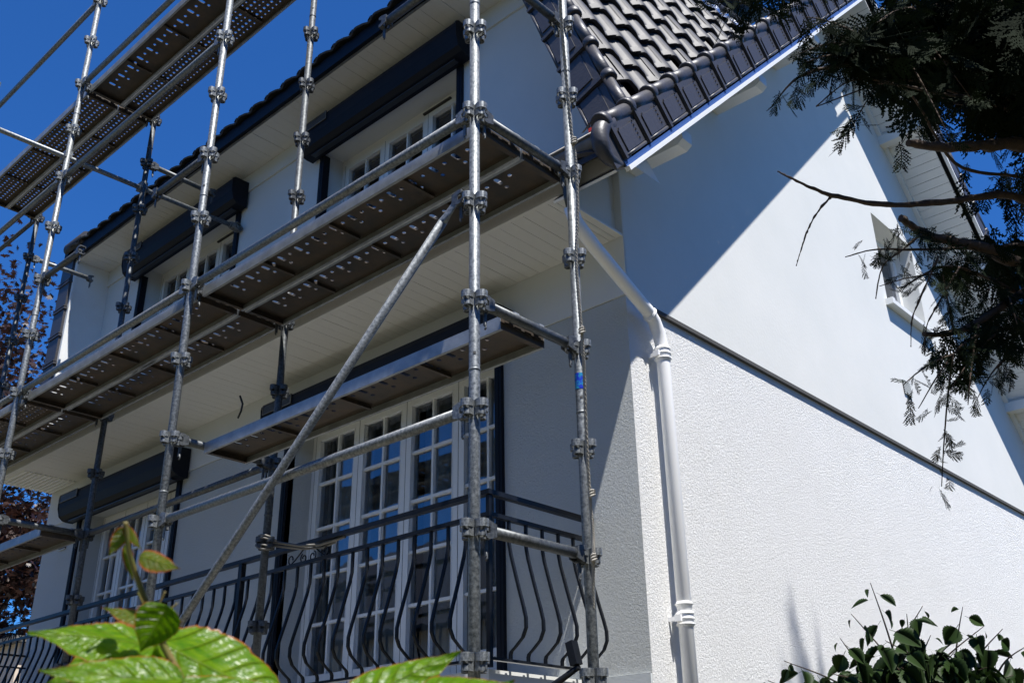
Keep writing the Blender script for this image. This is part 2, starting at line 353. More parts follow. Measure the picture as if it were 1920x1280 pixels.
shutter_box(-7.74, -5.48, -.20, .075, -2.36)
shutter_box(-3.89, -1.80, 2.50, 2.79, 1.25)
shutter_box(-7.20, -4.99, 2.50, 2.79, 1.25)

up0 = .17
# lower eave: soffit boards, fascia, gutter
SB, SY = .28, 1.175
sof = MB(); sof.box((XL - .02, SY, SB + .016), (-.52, YW - .013, SB + .03)); soffit = sof.build('soffit', 'joint', house)
bm_ = MB(); bm_.box((0, SY + .0, SB), (.0975, YW - .014, SB + .0155)); bme = bm_.mesh('soffit_board', 'soffit')
x = XL - .02
while x < -.53:
    if x < XL + .62 and x > XL: pass
    link('soffit_board', bme, soffit, Matrix.Translation((x, 0, random.uniform(-.0008, .0008)))); x += .1
vl = MB()
for k in range(11):
    vl.box((XL + .02, SY + .04 + k * .052, SB - .018), (XL + .62, SY + .066 + k * .052, SB - .001))
vl.build('vent_slat', 'white', soffit)['kind'] = 'stuff'
f = MB(); f.box((XL - .06, SY - .022, SB - .004), (.045, SY - .001, SB + .12)); f.box((XL - .06, SY - .03, SB - .006), (.045, SY - .0225, SB + .02)); f.build('fascia_board', 'soffit', house)
f = MB(); f.slab([(-.52, SY, SB - .003), (-.52, YW - .012, SB - .003), (-.52, YW - .012, zl(YW) + up0), (-.52, SY, zl(SY) + up0)], (.017, 0, 0)); f.build('eave_end_panel', 'smooth', house)
ra, gz, gy = .078, SB + .155, SY - .105
g = MB(); prof = [(math.cos(a) * ra, math.sin(a) * ra) for a in np.linspace(math.pi, 2 * math.pi, 13)] + [(math.cos(a) * (ra - .006), math.sin(a) * (ra - .006)) for a in np.linspace(2 * math.pi, math.pi, 13)]
g.prism(prof, (XL - .1, gy, gz), (.02, gy, gz), (0, 1, 0), (0, 0, 1), True); gut = g.build('gutter', 'zinc', house)
g = MB(); g.tube([(XL - .1, gy - ra, gz + .004), (.02, gy - ra, gz + .004)], .011, 8); g.build('gutter_bead', 'zinc', gut)
for k in range(13):
    g = MB(); x = -.25 - k * .66
    g.prism([(math.cos(a) * (ra + .006), math.sin(a) * (ra + .006)) for a in np.linspace(math.pi, 2 * math.pi, 11)] + [(math.cos(a) * (ra + .001), math.sin(a) * (ra + .001)) for a in np.linspace(2 * math.pi, math.pi, 11)], (x, gy, gz), (x + .025, gy, gz), (0, 1, 0), (0, 0, 1)); g.build('gutter_bracket', 'zinc', gut)
# downpipe
pr = .041
outx = -.29
P = [Vector((outx, gy, gz - .07)), Vector((outx, gy, gz - .17))]
g = MB(); g.tube([P[0] + Vector((0, 0, .0)), P[0] - Vector((0, 0, .035)), P[0] - Vector((0, 0, .05)), P[0] - Vector((0, 0, .2)), P[0] - Vector((0, -.01, .26))], [.058, .058, .05, .04, .036], 20); g.build('outlet_funnel', 'darkpvc', house)
PXX, PYY = -.398, 2.045
q = [(-.295, 1.07, .10), (-.30, 1.12, .02), (-.315, 1.3, -.06), (-.385, 1.90, -.235), (-.394, 1.975, -.275), (PXX, 2.022, -.34), (PXX, PYY, -.43), (PXX, PYY, GROUND + .1)]
dp = MB(); dp.tube(q, pr, 24); pipe = dp.build('downpipe', 'pvc', house)
def pcollar(c, t, r, h, rings=3):
    c, t = Vector(c), Vector(t).normalized(); m = MB()
    pts = [c - t * h / 2, c - t * (h / 2 - .004), c + t * (h / 2 - .004), c + t * h / 2]; m.tube(pts, [r - .005, r, r, r - .005], 24)
    for k in range(rings):
        z = -h / 2 + h * (k + .5) / rings; m.tube([c + t * (z - .005), c + t * (z - .002), c + t * (z + .002), c + t * (z + .005)], [r, r + .006, r + .006, r], 24, False)
    m.build('pipe_collar', 'pvc', pipe)
pcollar((PXX, PYY, -.48), (0, 0, 1), pr + .006, .095); pcollar((PXX, PYY, -2.07), (0, 0, 1), pr + .006, .085)
pcollar((-.388, 1.925, -.250), (0, .9, -.3), pr + .004, .03, 1)
pcollar((PXX, PYY, -1.99), (0, 0, 1), pr + .004, .03, 1)
for z in (-.49, -2.07):
    m = MB(); m.box((XG + .001, PYY - .06, z - .012), (PXX, PYY - .045, z + .012)); m.box((PXX - .02, PYY - .075, z - .018), (PXX + .02, PYY - .0605, z + .018)); m.build('pipe_bracket', 'pvc', pipe)

# upper (dormer) eave
US, UYF = 2.9, 1.385
sof = MB(); sof.box((-7.95, UYF, US + .016), (-.9, YW, US + .03)); so2 = sof.build('dormer_soffit', 'joint', house)
bm_ = MB(); bm_.box((0, UYF, US), (.0965, YW - .0005, US + .0155)); bme = bm_.mesh('soffit_board', 'soffit')
x = -7.94; k = 0
while x < -1.0:
    link('soffit_board', bme, so2, Matrix.Translation((x, 0, random.uniform(-.0015, .0015)))); x += .1 if k % 2 else .0975; k += 1
f = MB(); f.box((-7.95, UYF - .012, US - .006), (-.9, UYF - .001, US + .02)); f.build('soffit_trim', 'zinc', house)
f = MB(); f.box((-8.1, UYF - .05, US + .012), (-.9, UYF - .013, US + .155)); fas = f.build('dormer_fascia', 'navy', house)
# roof solids
roof_m = MB()
up = .20
DA = 2.2
roof_m.slab([(-8.2, UYF - .02, US + .16), (-1.0, UYF - .02, US + .16), (-1.0, AY, AZ + .45), (-8.2, AY, AZ + .45)], (0, 0, .03))
cheek_x = lambda z, y: .0 - .37 * (z - .64) + .12 * (y - 1.2)
bot = [(.05, 1.02, zl(1.02) + up), (.05, AY, AZ + up)]
L_ = []
for y in (AY, 4.0, 2.5, 1.81): z = zl(y) + up; L_.append((cheek_x(z, y) - .05, y, z))
roof_m.slab(bot + L_ + [(-8.0, 1.81, zl(1.81) + up), (-8.4, 1.02, zl(1.02) + up)], (0, 0, .04))
roof_m.slab([(.05, AY, AZ + up), (.05, 11.0, zr(11.0) + up), (-8.5, 11.0, zr(11.0) + up), (-8.5, AY, AZ + up)], (0, 0, .04))
roof = roof_m.build('roof', 'tile', house)
# rake soffits (boards lie square to the gable)
def rake_soffit(sgn):
    ang = math.atan(.968) if sgn > 0 else math.atan(1.03)
    s_dir = Vector((0, sgn * math.cos(ang), math.sin(ang)))       # upwards along the rake
    if sgn > 0: start = Vector((0, 1.12, zl(1.12)))
    else: start = Vector((0, 10.6, zr(10.6)))
    L = (Vector((0, AY, AZ)) - start).length
    nrm = Vector((1, 0, 0)).cross(s_dir) * (1 if sgn > 0 else -1)
    if nrm.z < 0: nrm = -nrm
    bk = MB(); bk.add([Vector((XU, 0, 0)) + start + nrm * .035, Vector((.02, 0, 0)) + start + nrm * .035, Vector((.02, 0, 0)) + start + s_dir * L + nrm * .035, Vector((XU, 0, 0)) + start + s_dir * L + nrm * .035], [(0, 1, 2, 3)])
    so_ = bk.build('rake_soffit', 'joint', house)
    b = MB(); b.obox(((XU + .018) / 2, .0485, 0), (1, 0, 0), (0, 1, 0), (0, 0, 1), (abs(XU - .018) / 2 - .002, .048, .008)); me = b.mesh('soffit_board', 'white')
    n = int(L / .1)
    for k in range(n):
        link('soffit_board', me, so_, frame_mx(start + s_dir * (k * .1) + nrm * .024, (1, 0, 0), s_dir, Vector((1, 0, 0)).cross(s_dir)))
    # white edge strip and blue underlay above it
    e = MB(); e.obox(start + s_dir * L / 2 + Vector((.085, 0, 0)) + nrm * .006, (1, 0, 0), s_dir, nrm, (.016, L / 2, .013)); e.build('rake_edge_strip', 'white', house)
    e = MB(); e.obox(start + s_dir * L / 2 + Vector((.085, 0, 0)) + nrm * .034, (1, 0, 0), s_dir, nrm, (.004, L / 2, .014)); e.build('underlay_strip', 'blue', house)
    e = MB(); e.obox(start + s_dir * (L / 2 + .35) + Vector((XU + .022, 0, 0)) + nrm * -.012, (1, 0, 0), s_dir, nrm, (.022, L / 2 - .4, .028)); e.build('cornice_moulding', 'white', house)
    return start, s_dir, nrm, L
rs = rake_soffit(1); rr = rake_soffit(-1)
def purlin(y, z, s=.055):
    m = MB(); x1 = .0
    pr_ = [(-s, -s), (s, -s), (s, s * 1.1), (-s, s * 1.1)]
    vs = []
    for xx, zz in ((XU, -s), (x1 - .04, -s), (x1, -s + .03), (x1, s), (XU, s)): vs.append((xx, zz))
    m.slab([(a, y - s, z + b_) for a, b_ in vs], (0, 2 * s, 0)); m.build('purlin_end', 'white', house)
for y in (1.93, 3.16, 4.4): purlin(y, zl(y) - .10)
for y in (6.87, 8.1, 9.3): purlin(y, zr(y) - .06)

# ---- roof tiles
def tile_mesh(W=.25, H=.40, nb=3, na=11):
    m = MB(); amp = .023
    hf = lambda a: amp * (math.sin(2 * math.pi * a / W) + .28 * math.sin(4 * math.pi * a / W + .6))
    vs = []
    A = [W * i / (na - 1) * 1.02 for i in range(na)]
    Bq = [0, .02, H * .5, H]
    for j, b_ in enumerate(Bq):
        lift = .044 * (1 - b_ / H)
        for a in A: vs.append((a, b_, hf(a) * (1 - .3 * b_ / H) + lift - (.006 if j == 0 else 0)))
    fs = [(j * na + i, j * na + i + 1, (j + 1) * na + i + 1, (j + 1) * na + i) for j in range(len(Bq) - 1) for i in range(na - 1)]
    m.add(vs, fs, True)
    fr = []
    for a in A: fr += [(a, 0, hf(a) + .038), (a, .004, hf(a) + .012)]
    m.add(fr, [(2 * i + 1, 2 * i + 3, 2 * i + 2, 2 * i) for i in range(na - 1)])
    # side lap nib and raised lap
    x0 = W * .985; z0 = hf(W * .98) + .044
    m.add([(x0 - .012, -.004, z0), (x0 + .006, -.004, z0 + .012), (x0 + .006, .05, z0 + .006), (x0 - .012, .05, z0 - .004), (x0 + .006, -.004, z0 - .03), (x0 - .012, -.004, z0 - .03)],
          [(0, 1, 2, 3), (5, 4, 1, 0)])
    m.add([(x0 - .05, -.006, hf(x0 - .05) + .046), (x0 - .008, -.006, z0 + .006), (x0 - .008, .06, z0 + .002), (x0 - .05, .05, hf(x0 - .05) + .042)], [(0, 1, 2, 3)])
    return m.mesh('roof_tile', 'tile')
tme = tile_mesh()
cu = Vector((.12, 1, 0)).normalized(); cv = Vector((-.37, 0, 1)); cn = cu.cross(cv).normalized(); cv = (cv - cu * cv.dot(cu)).normalized()
if cn.x < 0: cn = -cn
# a = along u, b = up v, c = outwards normal: right handed needs a x b = c
O0 = Vector((.035, 1.2, .52))
zr_top = lambda y: zl(y) + up + .05
vdir = Vector((-.37, 0, 1)).normalized()
EXP = .34
for c in range(12):
    o = O0 + vdir * (EXP * c - .06)
    for i in range(0, 22):
        p = o + cu * (.25 * i - .012)
        ctr = p + cu * .125 + vdir * .2
        if c == 0 or (p.z < zl(p.y + .25) + .06 and i > 0): continue
        link('roof_tile', tme, roof, frame_mx(p + cn * random.uniform(-.005, .004), cu, vdir, cu.cross(vdir)))
# backing for the cheek
m = MB(); top = 4.05
def onroof(v_):                                     # where the course at v_ runs into the main roof
    p = O0 + vdir * v_ - cn * .03
    t_ = (p.z - zl(p.y) - up + .02) / (.968 * cu.y); return p + cu * max(t_, 0)
pts = [O0 + vdir * .0 - cn * .03, onroof(.0), onroof(3.8), O0 + vdir * 3.8 - cn * .03]
m.slab(pts, -cn * .03); m.build('cheek_boarding', 'tile', house)

def verge_mesh(Lr=.36, fl=.20, r=.047, side=1, roll_seg=10, dots=True):
    """roll along +y, flap hanging -z, outside towards +x*side"""
    m = MB()
    m.tube([(0, 0, .012), (0, Lr, 0)], [r, r * .93], 16)
    # collar
    m.tube([(0, -.012, .014), (0, -.006, .014), (0, .04, .012), (0, .05, .012)], [r + .004, r + .011, r + .010, r], 16)
    m.add([(-.02 * side, -.01, r + .008), (-.13 * side, -.01, .012), (-.13 * side, .03, .010), (-.02 * side, .03, r + .006)], [(0, 1, 2, 3)])   # collar's tail on the field
    x = r * .55 * side
    m.obox((x, Lr / 2 - .005, -.025 - fl / 2), (1, .045 * side, 0), (-.045 * side, 1, 0), (0, 0, 1), (.006, Lr / 2, fl / 2))
    m.obox((x + .008 * side, Lr / 2 + .015, -.035 - fl / 2), (1, .045 * side, 0), (-.045 * side, 1, 0), (0, 0, 1), (.0045, Lr / 2 - .05, fl / 2 - .035))
    m.tube([(x + .006 * side, .02, -fl - .015), (x + .004 * side, Lr - .04, -fl - .015)], .011, 8)
    m.obox((x + .012 * side, .012, -.025 - fl / 2), (1, 0, 0), (0, 1, 0), (0, 0, 1), (.010, .012, fl / 2 + .004))
    if dots:
        for yy in (.085, Lr - .085):
            for k in range(5):
                z = -.065 - k * (fl - .07) / 5
                m.obox((x + .0125 * side, yy, z), (1, 0, 0), (0, 1, 1), (0, -1, 1), (.004, .0045, .0045))
    return m.mesh('verge_tile', 'flap')
vme = verge_mesh()
def verge_run(start, s_dir, nrm, L, n0, me, skip_first=False):
    n = int(L / .347)
    for k in range(n):
        p = start + s_dir * (k * .347 + .02) + nrm * .285 + Vector((.055, 0, 0))
        tl = s_dir; xx = Vector((1, 0, 0))
        nn = nrm
        link('verge_tile', me, roof, frame_mx(p, xx, tl, xx.cross(tl)))
st, sd, nn_, LL = rs
verge_run(st, sd, nn_, LL, 0, vme)
# right rake: mirrored flap direction keeps +x outside; build mesh with its own handedness
def verge_right():
    st, sd, nn, LL = rr
    me = verge_mesh(side=-1)
    n = int(LL / .347)
    for k in range(n):
        p = st + sd * (k * .347 + .02) + nn * .27 + Vector((.055, 0, 0)); X = Vector((-1, 0, 0))
        link('verge_tile', me, roof, frame_mx(p, X, sd, X.cross(sd)))
verge_right()
# bulbous stop end at the foot of the left rake
p0 = st + nn_ * .27 + Vector((.055, 0, 0)) + sd * .03
arc = [p0 + sd * .08]
for a in np.linspace(0, 1, 9):
    th = a * math.pi * .5
    arc.append(p0 - sd * (.13 * math.sin(th)) - nn_ * (.13 * (1 - math.cos(th))))
arc += [p0 - sd * .11 - nn_ * .17, p0 - sd * .06 - nn_ * .215, p0 - sd * .0 - nn_ * .235, p0 + sd * .06 - nn_ * .238]
m = MB(); m.tube(arc, [.048, .05] + [.051] * 6 + [.046, .042, .036, .03, .025, .018], 18)
m.obox(p0 - sd * .02 - nn_ * .13 + Vector((.018, 0, 0)), (1, 0, 0), sd, nn_, (.008, .11, .10)); m.build('verge_stop_end', 'flap', roof)
# verge along the cheek's front edge: roll on the edge, dark flap facing the front
cvm = verge_mesh(Lr=.36, fl=.22, r=.038, side=-1, dots=False)
fdir = Vector((0, -1, 0))
for k in range(12):
    p = Vector((.03, 1.2, .69)) + vdir * (EXP * k - .06)
    # local x -> outside (front -y), local y -> up the slope, local z -> x cross y ; flap along -z
    X = -fdir
    link('verge_tile', cvm, roof, frame_mx(p, X, vdir, X.cross(vdir)))
# blue strips in front of the dormer wall
e = MB(); a = Vector((-.185, 1.24, .63)); b_ = Vector((-1.16, 1.24, 3.10)); e.slab([a, b_, b_ + Vector((.045, 0, 0)), a + Vector((.045, 0, 0))], (0, .03, 0)); e.build('underlay_strip', 'blue', house)
e = MB(); a = a + Vector((.03, -.012, 0)); b_ = b_ + Vector((.03, -.012, 0)); e.slab([a, b_, b_ + Vector((.012, 0, 0)), a + Vector((.012, 0, 0))], (0, .008, 0)); e.build('underlay_strip', 'cable', house)
e = MB(); e.add([(-.16, 1.27, .55), (-1.15, 1.27, 3.10), (-1.15, 1.82, 3.10), (-.16, 1.82, .55)], [(0, 1, 2, 3)]); e.build('cheek_return', 'white', house)
# lower strip tiles under the dormer: edge of the roof above the gutter
for k in range(32):
    x = .02 - .25 * (k + 1)
    ss = Vector((0, math.cos(.769), math.sin(.769)))
    link('roof_tile', tme, roof, frame_mx((x, 1.03, zl(1.03) + up + .01), (1, 0, 0), ss, Vector((1, 0, 0)).cross(ss)))
m = MB(); m.box((-.11, 1.035, .50), (-.065, 1.06, .525)); m.build('roof_clip', 'red', roof)
# ridge/hip row with silver foil on top of the cheek
tp = O0 + vdir * 3.86
e = MB(); vs = []; N = 70
for k in range(N + 1):
    p = tp + cu * (k * .065)
    for j, dz in enumerate((-.13, -.02, .05)):
        vs.append(p + vdir * (dz + .018 * math.sin(k * 1.9 + j) + random.uniform(-.012, .012)) + cn * (.045 + random.uniform(-.015, .02)))
e.add(vs, [(3 * k + j, 3 * k + 3 + j, 3 * k + 4 + j, 3 * k + 1 + j) for k in range(N) for j in range(2)]); e.build('foil_flashing', 'foil', roof)
rm = MB(); rm.tube([(0, 0, 0), (0, .03, .01), (0, .36, 0)], [.075, .09, .075], 14); rme = rm.mesh('ridge_tile', 'tile')
for k in range(14):
    p = tp + cu * (k * .33) + vdir * .10 + cn * .0; link('ridge_tile', rme, roof, frame_mx(p, cn, cu, cn.cross(cu)))

# dormer front edge tiles
sl2 = Vector((0, math.cos(.45), math.sin(.45)))
for k in range(28):
    x = -8.0 + k * .25
    link('roof_tile', tme, roof, frame_mx((x, UYF - .09, US + .142 + random.uniform(-.003, .003)), (1, 0, 0), sl2, Vector((1, 0, 0)).cross(sl2)) @ Matrix.Diagonal((1, 1, .62, 1)))
m = MB(); m.tube([(-8.21, UYF - .02, US + .215), (-8.20, UYF - .02, US + .22), (-8.15, UYF - .02, US + .22), (-7.72, UYF - .02, US + .22)], [.03, .06, .078, .078], 16); m.build('ridge_tile', 'tile', roof)
m = MB(); m.box((-8.20, UYF - .05, US + .02), (-7.96, UYF + .05, US + .18)); m.build('fascia_end', 'navy', house)
# far cheek return and its dark flaps
m = MB(); m.box((-7.97, UYF, .6), (-7.93, YW, US + .01)); m.build('cheek_return', 'white', house)
m = MB(); m.box((-7.935, UYF - .004, .6), (-7.915, UYF + .02, US)); m.build('edge_trim', 'white', house)
fm = MB(); fm.box((-.14, 0, 0), (.12, .03, .34)); fm.box((-.155, -.012, 0), (.135, .034, .022)); fm.box((-.155, -.014, .035), (.125, .034, .05)); fme = fm.mesh('flap_tile', 'flap')
for k in range(7):
    link('flap_tile', fme, roof, Matrix.Translation((-8.09, UYF - .03, .55 + k * .345)))

# gable window, vents
m = MB(); y0, y1, z0, z1 = GW; xr_ = XU - .27
xo = XU - .1195
m.add([(xo, y0, z0), (xr_, y0, z0), (xr_, y0, z1), (xo, y0, z1)], [(0, 1, 2, 3)]); m.add([(xo, y1, z0), (xr_, y1, z0), (xr_, y1, z1), (xo, y1, z1)], [(3, 2, 1, 0)])
m.add([(xo, y0, z1), (xr_, y0, z1), (xr_, y1, z1), (xo, y1, z1)], [(0, 1, 2, 3)]); m.add([(xo, y0, z0), (xr_, y0, z0), (xr_, y1, z0), (xo, y1, z0)], [(3, 2, 1, 0)])
m.build('window_reveal', 'smooth', house)
m = MB(); s_ = .07
for a, b_ in (((y0, z0), (y0 + s_, z1)), ((y1 - s_, z0), (y1, z1)), ((y0 + s_, z1 - s_), (y1 - s_, z1)), ((y0 + s_, z0), (y1 - s_, z0 + s_))):
    m.box((xr_ + .02, a[0], a[1]), (xr_ + .08, b_[0], b_[1]))
gw = m.build('window', 'white', house); gw['label'] = 'small gable window half hidden by the conifer'
m = MB(); yc = (y0 + y1) / 2; m.box((xr_ + .03, yc - .03, z0 + s_), (xr_ + .075, yc + .03, z1 - s_)); m.build('mullion', 'white', gw)
m = MB(); m.add([(xr_ + .05, y0 + s_, z0 + s_), (xr_ + .05, y1 - s_, z0 + s_), (xr_ + .05, y1 - s_, z1 - s_), (xr_ + .05, y0 + s_, z1 - s_)], [(0, 1, 2, 3)]); m.build('pane', 'glass', gw)
m = MB(); m.box((xr_ - .6, y0 - .3, z0 - .3), (xr_ - .55, y1 + .3, z1 + .3)); m.build('room_lining', 'room', gw)
m = MB(); m.slab([(xr_ + .09, y0 - .001, z0 + .004), (XU + .075, y0 - .001, z0 - .02), (XU + .075, y0 - .001, z0 - .065), (XU + .001, y0 - .001, z0 - .065)], (0, y1 - y0 + .002, 0))
m.box((XU + .001, y0 - .06, z0 - .065), (XU + .075, y0 - .002, z0 + .0)); m.box((XU + .001, y1 + .002, z0 - .065), (XU + .075, y1 + .06, z0 + .0))
m.build('window_sill', 'white', gw)
def grille(o, ex, ez, nx_, w_, h_):
    m = MB(); o, ex, ez, n = Vector(o), Vector(ex), Vector(ez), Vector(nx_)
    m.obox(o, ex, ez, n, (w_ / 2, h_ / 2, .004)); base = m.build('air_vent', 'joint', house)
    m = MB()
    for k in range(7): m.obox(o + ez * (h_ * (k / 6 - .5)) + n * .007, ex, ez, n, (w_ / 2, .005, .004))
    m.build('vent_slat', 'plinth', base)['kind'] = 'stuff'
grille((XU + .005, 6.2, .515), (0, 1, 0), (0, 0, 1), (1, 0, 0), .17, .13)
grille((-7.93, YW - .006, -.37), (1, 0, 0), (0, 0, 1), (0, -1, 0), .16, .14)
m = MB(); m.tube([at(450, 742, 6.75), at(455, 757, 6.72), at(452, 770, 6.7), at(446, 784, 6.7)], .007, 6); m.build('cable_end', 'cable', house)
# balcony slab
m = MB(); m.box((-8.3, .97, -2.56), (-.86, YW - .016, -2.372)); m.build('balcony_slab', 'smooth', house)

# ------------------------------------------------------------------ balcony railing
rail = thing('balcony_railing', (-4.5, .93, -2.372), 'black wrought iron balcony railing with bellied bars below the deck', 'railing')
RX, RY = -.815, .93
XE = -8.3
def rbar(p, q_, w_, h_, name='rail'):
    m = MB(); p, q_ = Vector(p), Vector(q_); d = q_ - p
    m.obox((p + q_) / 2, d, Vector((0, 0, 1)).cross(d), (0, 0, 1), (d.length / 2, w_ / 2, h_ / 2)); return m.build(name, 'iron', rail)
rbar((XE, RY, -1.493), (RX + .02, RY, -1.493), .045, .026, 'handrail'); rbar((RX, RY + .024, -1.493), (RX, YW - .013, -1.493), .04, .026, 'handrail'); rbar((XE, RY + .024, -1.493), (XE, YW - .013, -1.493), .04, .018, 'handrail')
rbar((XE, RY, -1.61), (RX + .015, RY, -1.61), .03, .022); rbar((RX, RY + .016, -1.61), (RX, YW - .013, -1.61), .03, .022); rbar((XE, RY + .016, -1.61), (XE, YW - .013, -1.61), .03, .014)
rbar((XE, RY, -2.33), (RX + .015, RY, -2.33), .03, .014); rbar((RX, RY + .016, -2.33), (RX, YW - .013, -2.33), .03, .014); rbar((XE, RY + .016, -2.33), (XE, YW - .013, -2.33), .03, .014)
prof = [(0, -1.617), (0, -1.74), (.012, -1.80), (.055, -1.95), (.092, -2.07), (.108, -2.13), (.108, -2.18), (.085, -2.225), (.035, -2.265), (.006, -2.285), (0, -2.30), (0, -2.323)]
def bal(nrm):
    m = MB(); n = Vector(nrm); t = Vector((0, 0, 1)).cross(n); h = .0074
    vs = []
    for a, z in prof: c = n * a + Vector((0, 0, z)); vs += [c - n * h - t * h, c + n * h - t * h, c + n * h + t * h, c - n * h + t * h]
    m.add(vs, [(4 * i + k, 4 * i + (k + 1) % 4, 4 * i + 4 + (k + 1) % 4, 4 * i + 4 + k) for i in range(len(prof) - 1) for k in range(4)])
    return m.mesh('baluster', 'iron')
bf, bs = bal((0, -1, 0)), bal((1, 0, 0)); bl = bal((-1, 0, 0))
x = -.985; k = 1
posts_x = [-3.08, -5.45, -7.75]
while x > XE + .05:
    if all(abs(x - p) > .04 for p in posts_x): link('baluster', bf, rail, Matrix.Translation((x, RY, 0)))
    x -= .134
for y in (1.08, 1.213, 1.346, 1.48, 1.61, 1.735):
    link('baluster', bs, rail, Matrix.Translation((RX, y, 0))); link('baluster', bl, rail, Matrix.Translation((XE, y, 0)))
for x in posts_x + [RX, XE]:
    m = MB(); h = .018 if x in posts_x else .012
    m.box((x - h, RY - h, -2.372), (x + h, RY + h, -1.503)); m.build('post', 'iron', rail)
def scroll(cx):
    for s_ in (-1, 1):
        m = MB(); pts = []
        for k in range(26):                                     # inner curl at the centre
            a = -k / 25 * 3.6 * math.pi / 2 * 1.3; r = .012 + .022 * (k / 25)
            pts.append((cx + s_ * (.045 + math.cos(a) * r), RY, -1.578 + math.sin(a) * -r * 1.0))
        m.tube(pts, .0045, 6); m.build('scroll', 'iron', rail)
        m = MB(); pts = [(cx + s_ * .02, RY, -1.507), (cx + s_ * .06, RY, -1.525), (cx + s_ * .13, RY, -1.575), (cx + s_ * .165, RY, -1.592)]
        for k in range(18):
            a = -math.pi / 2 + k / 17 * math.pi * 1.6; r = .03 - .014 * k / 17
            pts.append((cx + s_ * (.175 + math.cos(a) * r), RY, -1.566 + math.sin(a) * r))
        m.tube(pts, .0045, 6); m.build('scroll', 'iron', rail)
scroll(-2.36); scroll(-6.6)

# ------------------------------------------------------------------ scaffold
TW = .71; RT_ = .02415; BAY = 2.5
scaf = thing('scaffold', (-3.75, .35, GROUND), 'galvanised tube scaffold standing in front of the white house', 'scaffold')
def coupling_mesh():
    m = MB()
    for k in range(4):
        an = k * math.pi / 2; ux, uy = math.cos(an), math.sin(an); R_ = lambda a, b_, z: (ux * a - uy * b_, uy * a + ux * b_, z)
        def band(r, x1, z0, z1, t=.0045, slope=0):
            out, inn = [], []
            path = [(.018, -r * .72), (.036, -r)] + [(x1 + math.cos(a) * r, math.sin(a) * r) for a in np.linspace(-math.pi / 2, math.pi / 2, 9)] + [(.036, r), (.018, r * .72)]
            n = len(path); vs = []
            for a, b_ in path:
                c = Vector((a - x1 if a > x1 else 0, b_, 0)); c = c.normalized() if c.length > 0 else c
                ai, bi = a - c.x * t, b_ - c.y * t
                vs += [R_(a, b_, z0), R_(a, b_, z1), R_(ai, bi, z1 + .0), R_(ai, bi, z0)]
            m.add(vs, [(4 * i + q_, 4 * i + 4 + q_, 4 * i + 4 + (q_ + 1) % 4, 4 * i + (q_ + 1) % 4) for i in range(n - 1) for q_ in range(4)], False)
        band(.025, .046, -.006, .026); band(.019, .042, -.040, -.020)
        m.obox(R_(.044, 0, -.014), R_(1, 0, 0), R_(0, 1, 0), (0, 0, 1), (.020, .0035, .022))
        m.obox(R_(.036, .018, -.02), R_(1, 0, 0), R_(0, 1, 0), (0, 0, 1), (.012, .003, .02)); m.obox(R_(.036, -.018, -.02), R_(1, 0, 0), R_(0, 1, 0), (0, 0, 1), (.012, .003, .02))
    return m.mesh('coupling', 'galv')
cme = coupling_mesh(); cme2 = cme.copy(); cme2.materials[0] = M['galvold']
PX_ = {'A': (-5.0, 0), 'B': (-2.5, 0), 'C': (0, 0), 'D': (0, TW), 'E': (-2.5, TW), 'F': (-5.0, TW), 'G': (-7.5, TW), 'H': (-7.5, 0)}
LBL = {'A': 'far front upright, third from the corner', 'B': 'front upright rising before the downstairs shutter box', 'C': 'bright upright nearest the camera', 'D': 'corner upright with the rope and blue tape', 'E': 'inner upright ending behind the lower deck', 'F': 'inner upright under the high decks', 'G': 'leftmost inner upright', 'H': 'upright beyond the left edge'}
def standard(k, ztop):
    x, y = PX_[k]; m = MB()
    m.tube([(x, y, GROUND + .05), (x, y, ztop)], RT_, 20)
    for z in np.arange(-3.33, ztop, 2.0):
        m.tube([(x, y, z - .006), (x, y, z - .003), (x, y, z + .003), (x, y, z + .006)], [RT_, RT_ + .0022, RT_ + .0022, RT_], 20, False)
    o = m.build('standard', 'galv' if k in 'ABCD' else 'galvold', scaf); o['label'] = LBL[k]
    hl = MB()
    for z in np.arange(-3.33, ztop, 2.0):
        for dz in (.07, -.17):
            for an in (-.785, 2.3): hl.obox((x + math.cos(an) * RT_, y + math.sin(an) * RT_, z + dz), (math.cos(an), math.sin(an), 0), (-math.sin(an), math.cos(an), 0), (0, 0, 1), (.0012, .006, .006))
    hl.build('pin_hole', 'joint', o)['kind'] = 'stuff'
    n = -9
    while n * .5 < ztop:
        link('coupling', cme if k in 'ABCD' else cme2, o, Matrix.Translation((x, y, n * .5))); n += 1
    m = MB(); m.box((x - .07, y - .07, GROUND), (x + .07, y + .07, GROUND + .05)); m.build('base_plate', 'galvold', o)
for k, z in (('A', 4.45), ('B', 4.45), ('C', 1.45), ('D', 1.45), ('E', 3.08), ('F', 3.08), ('G', 3.08), ('H', 4.45)): standard(k, z)
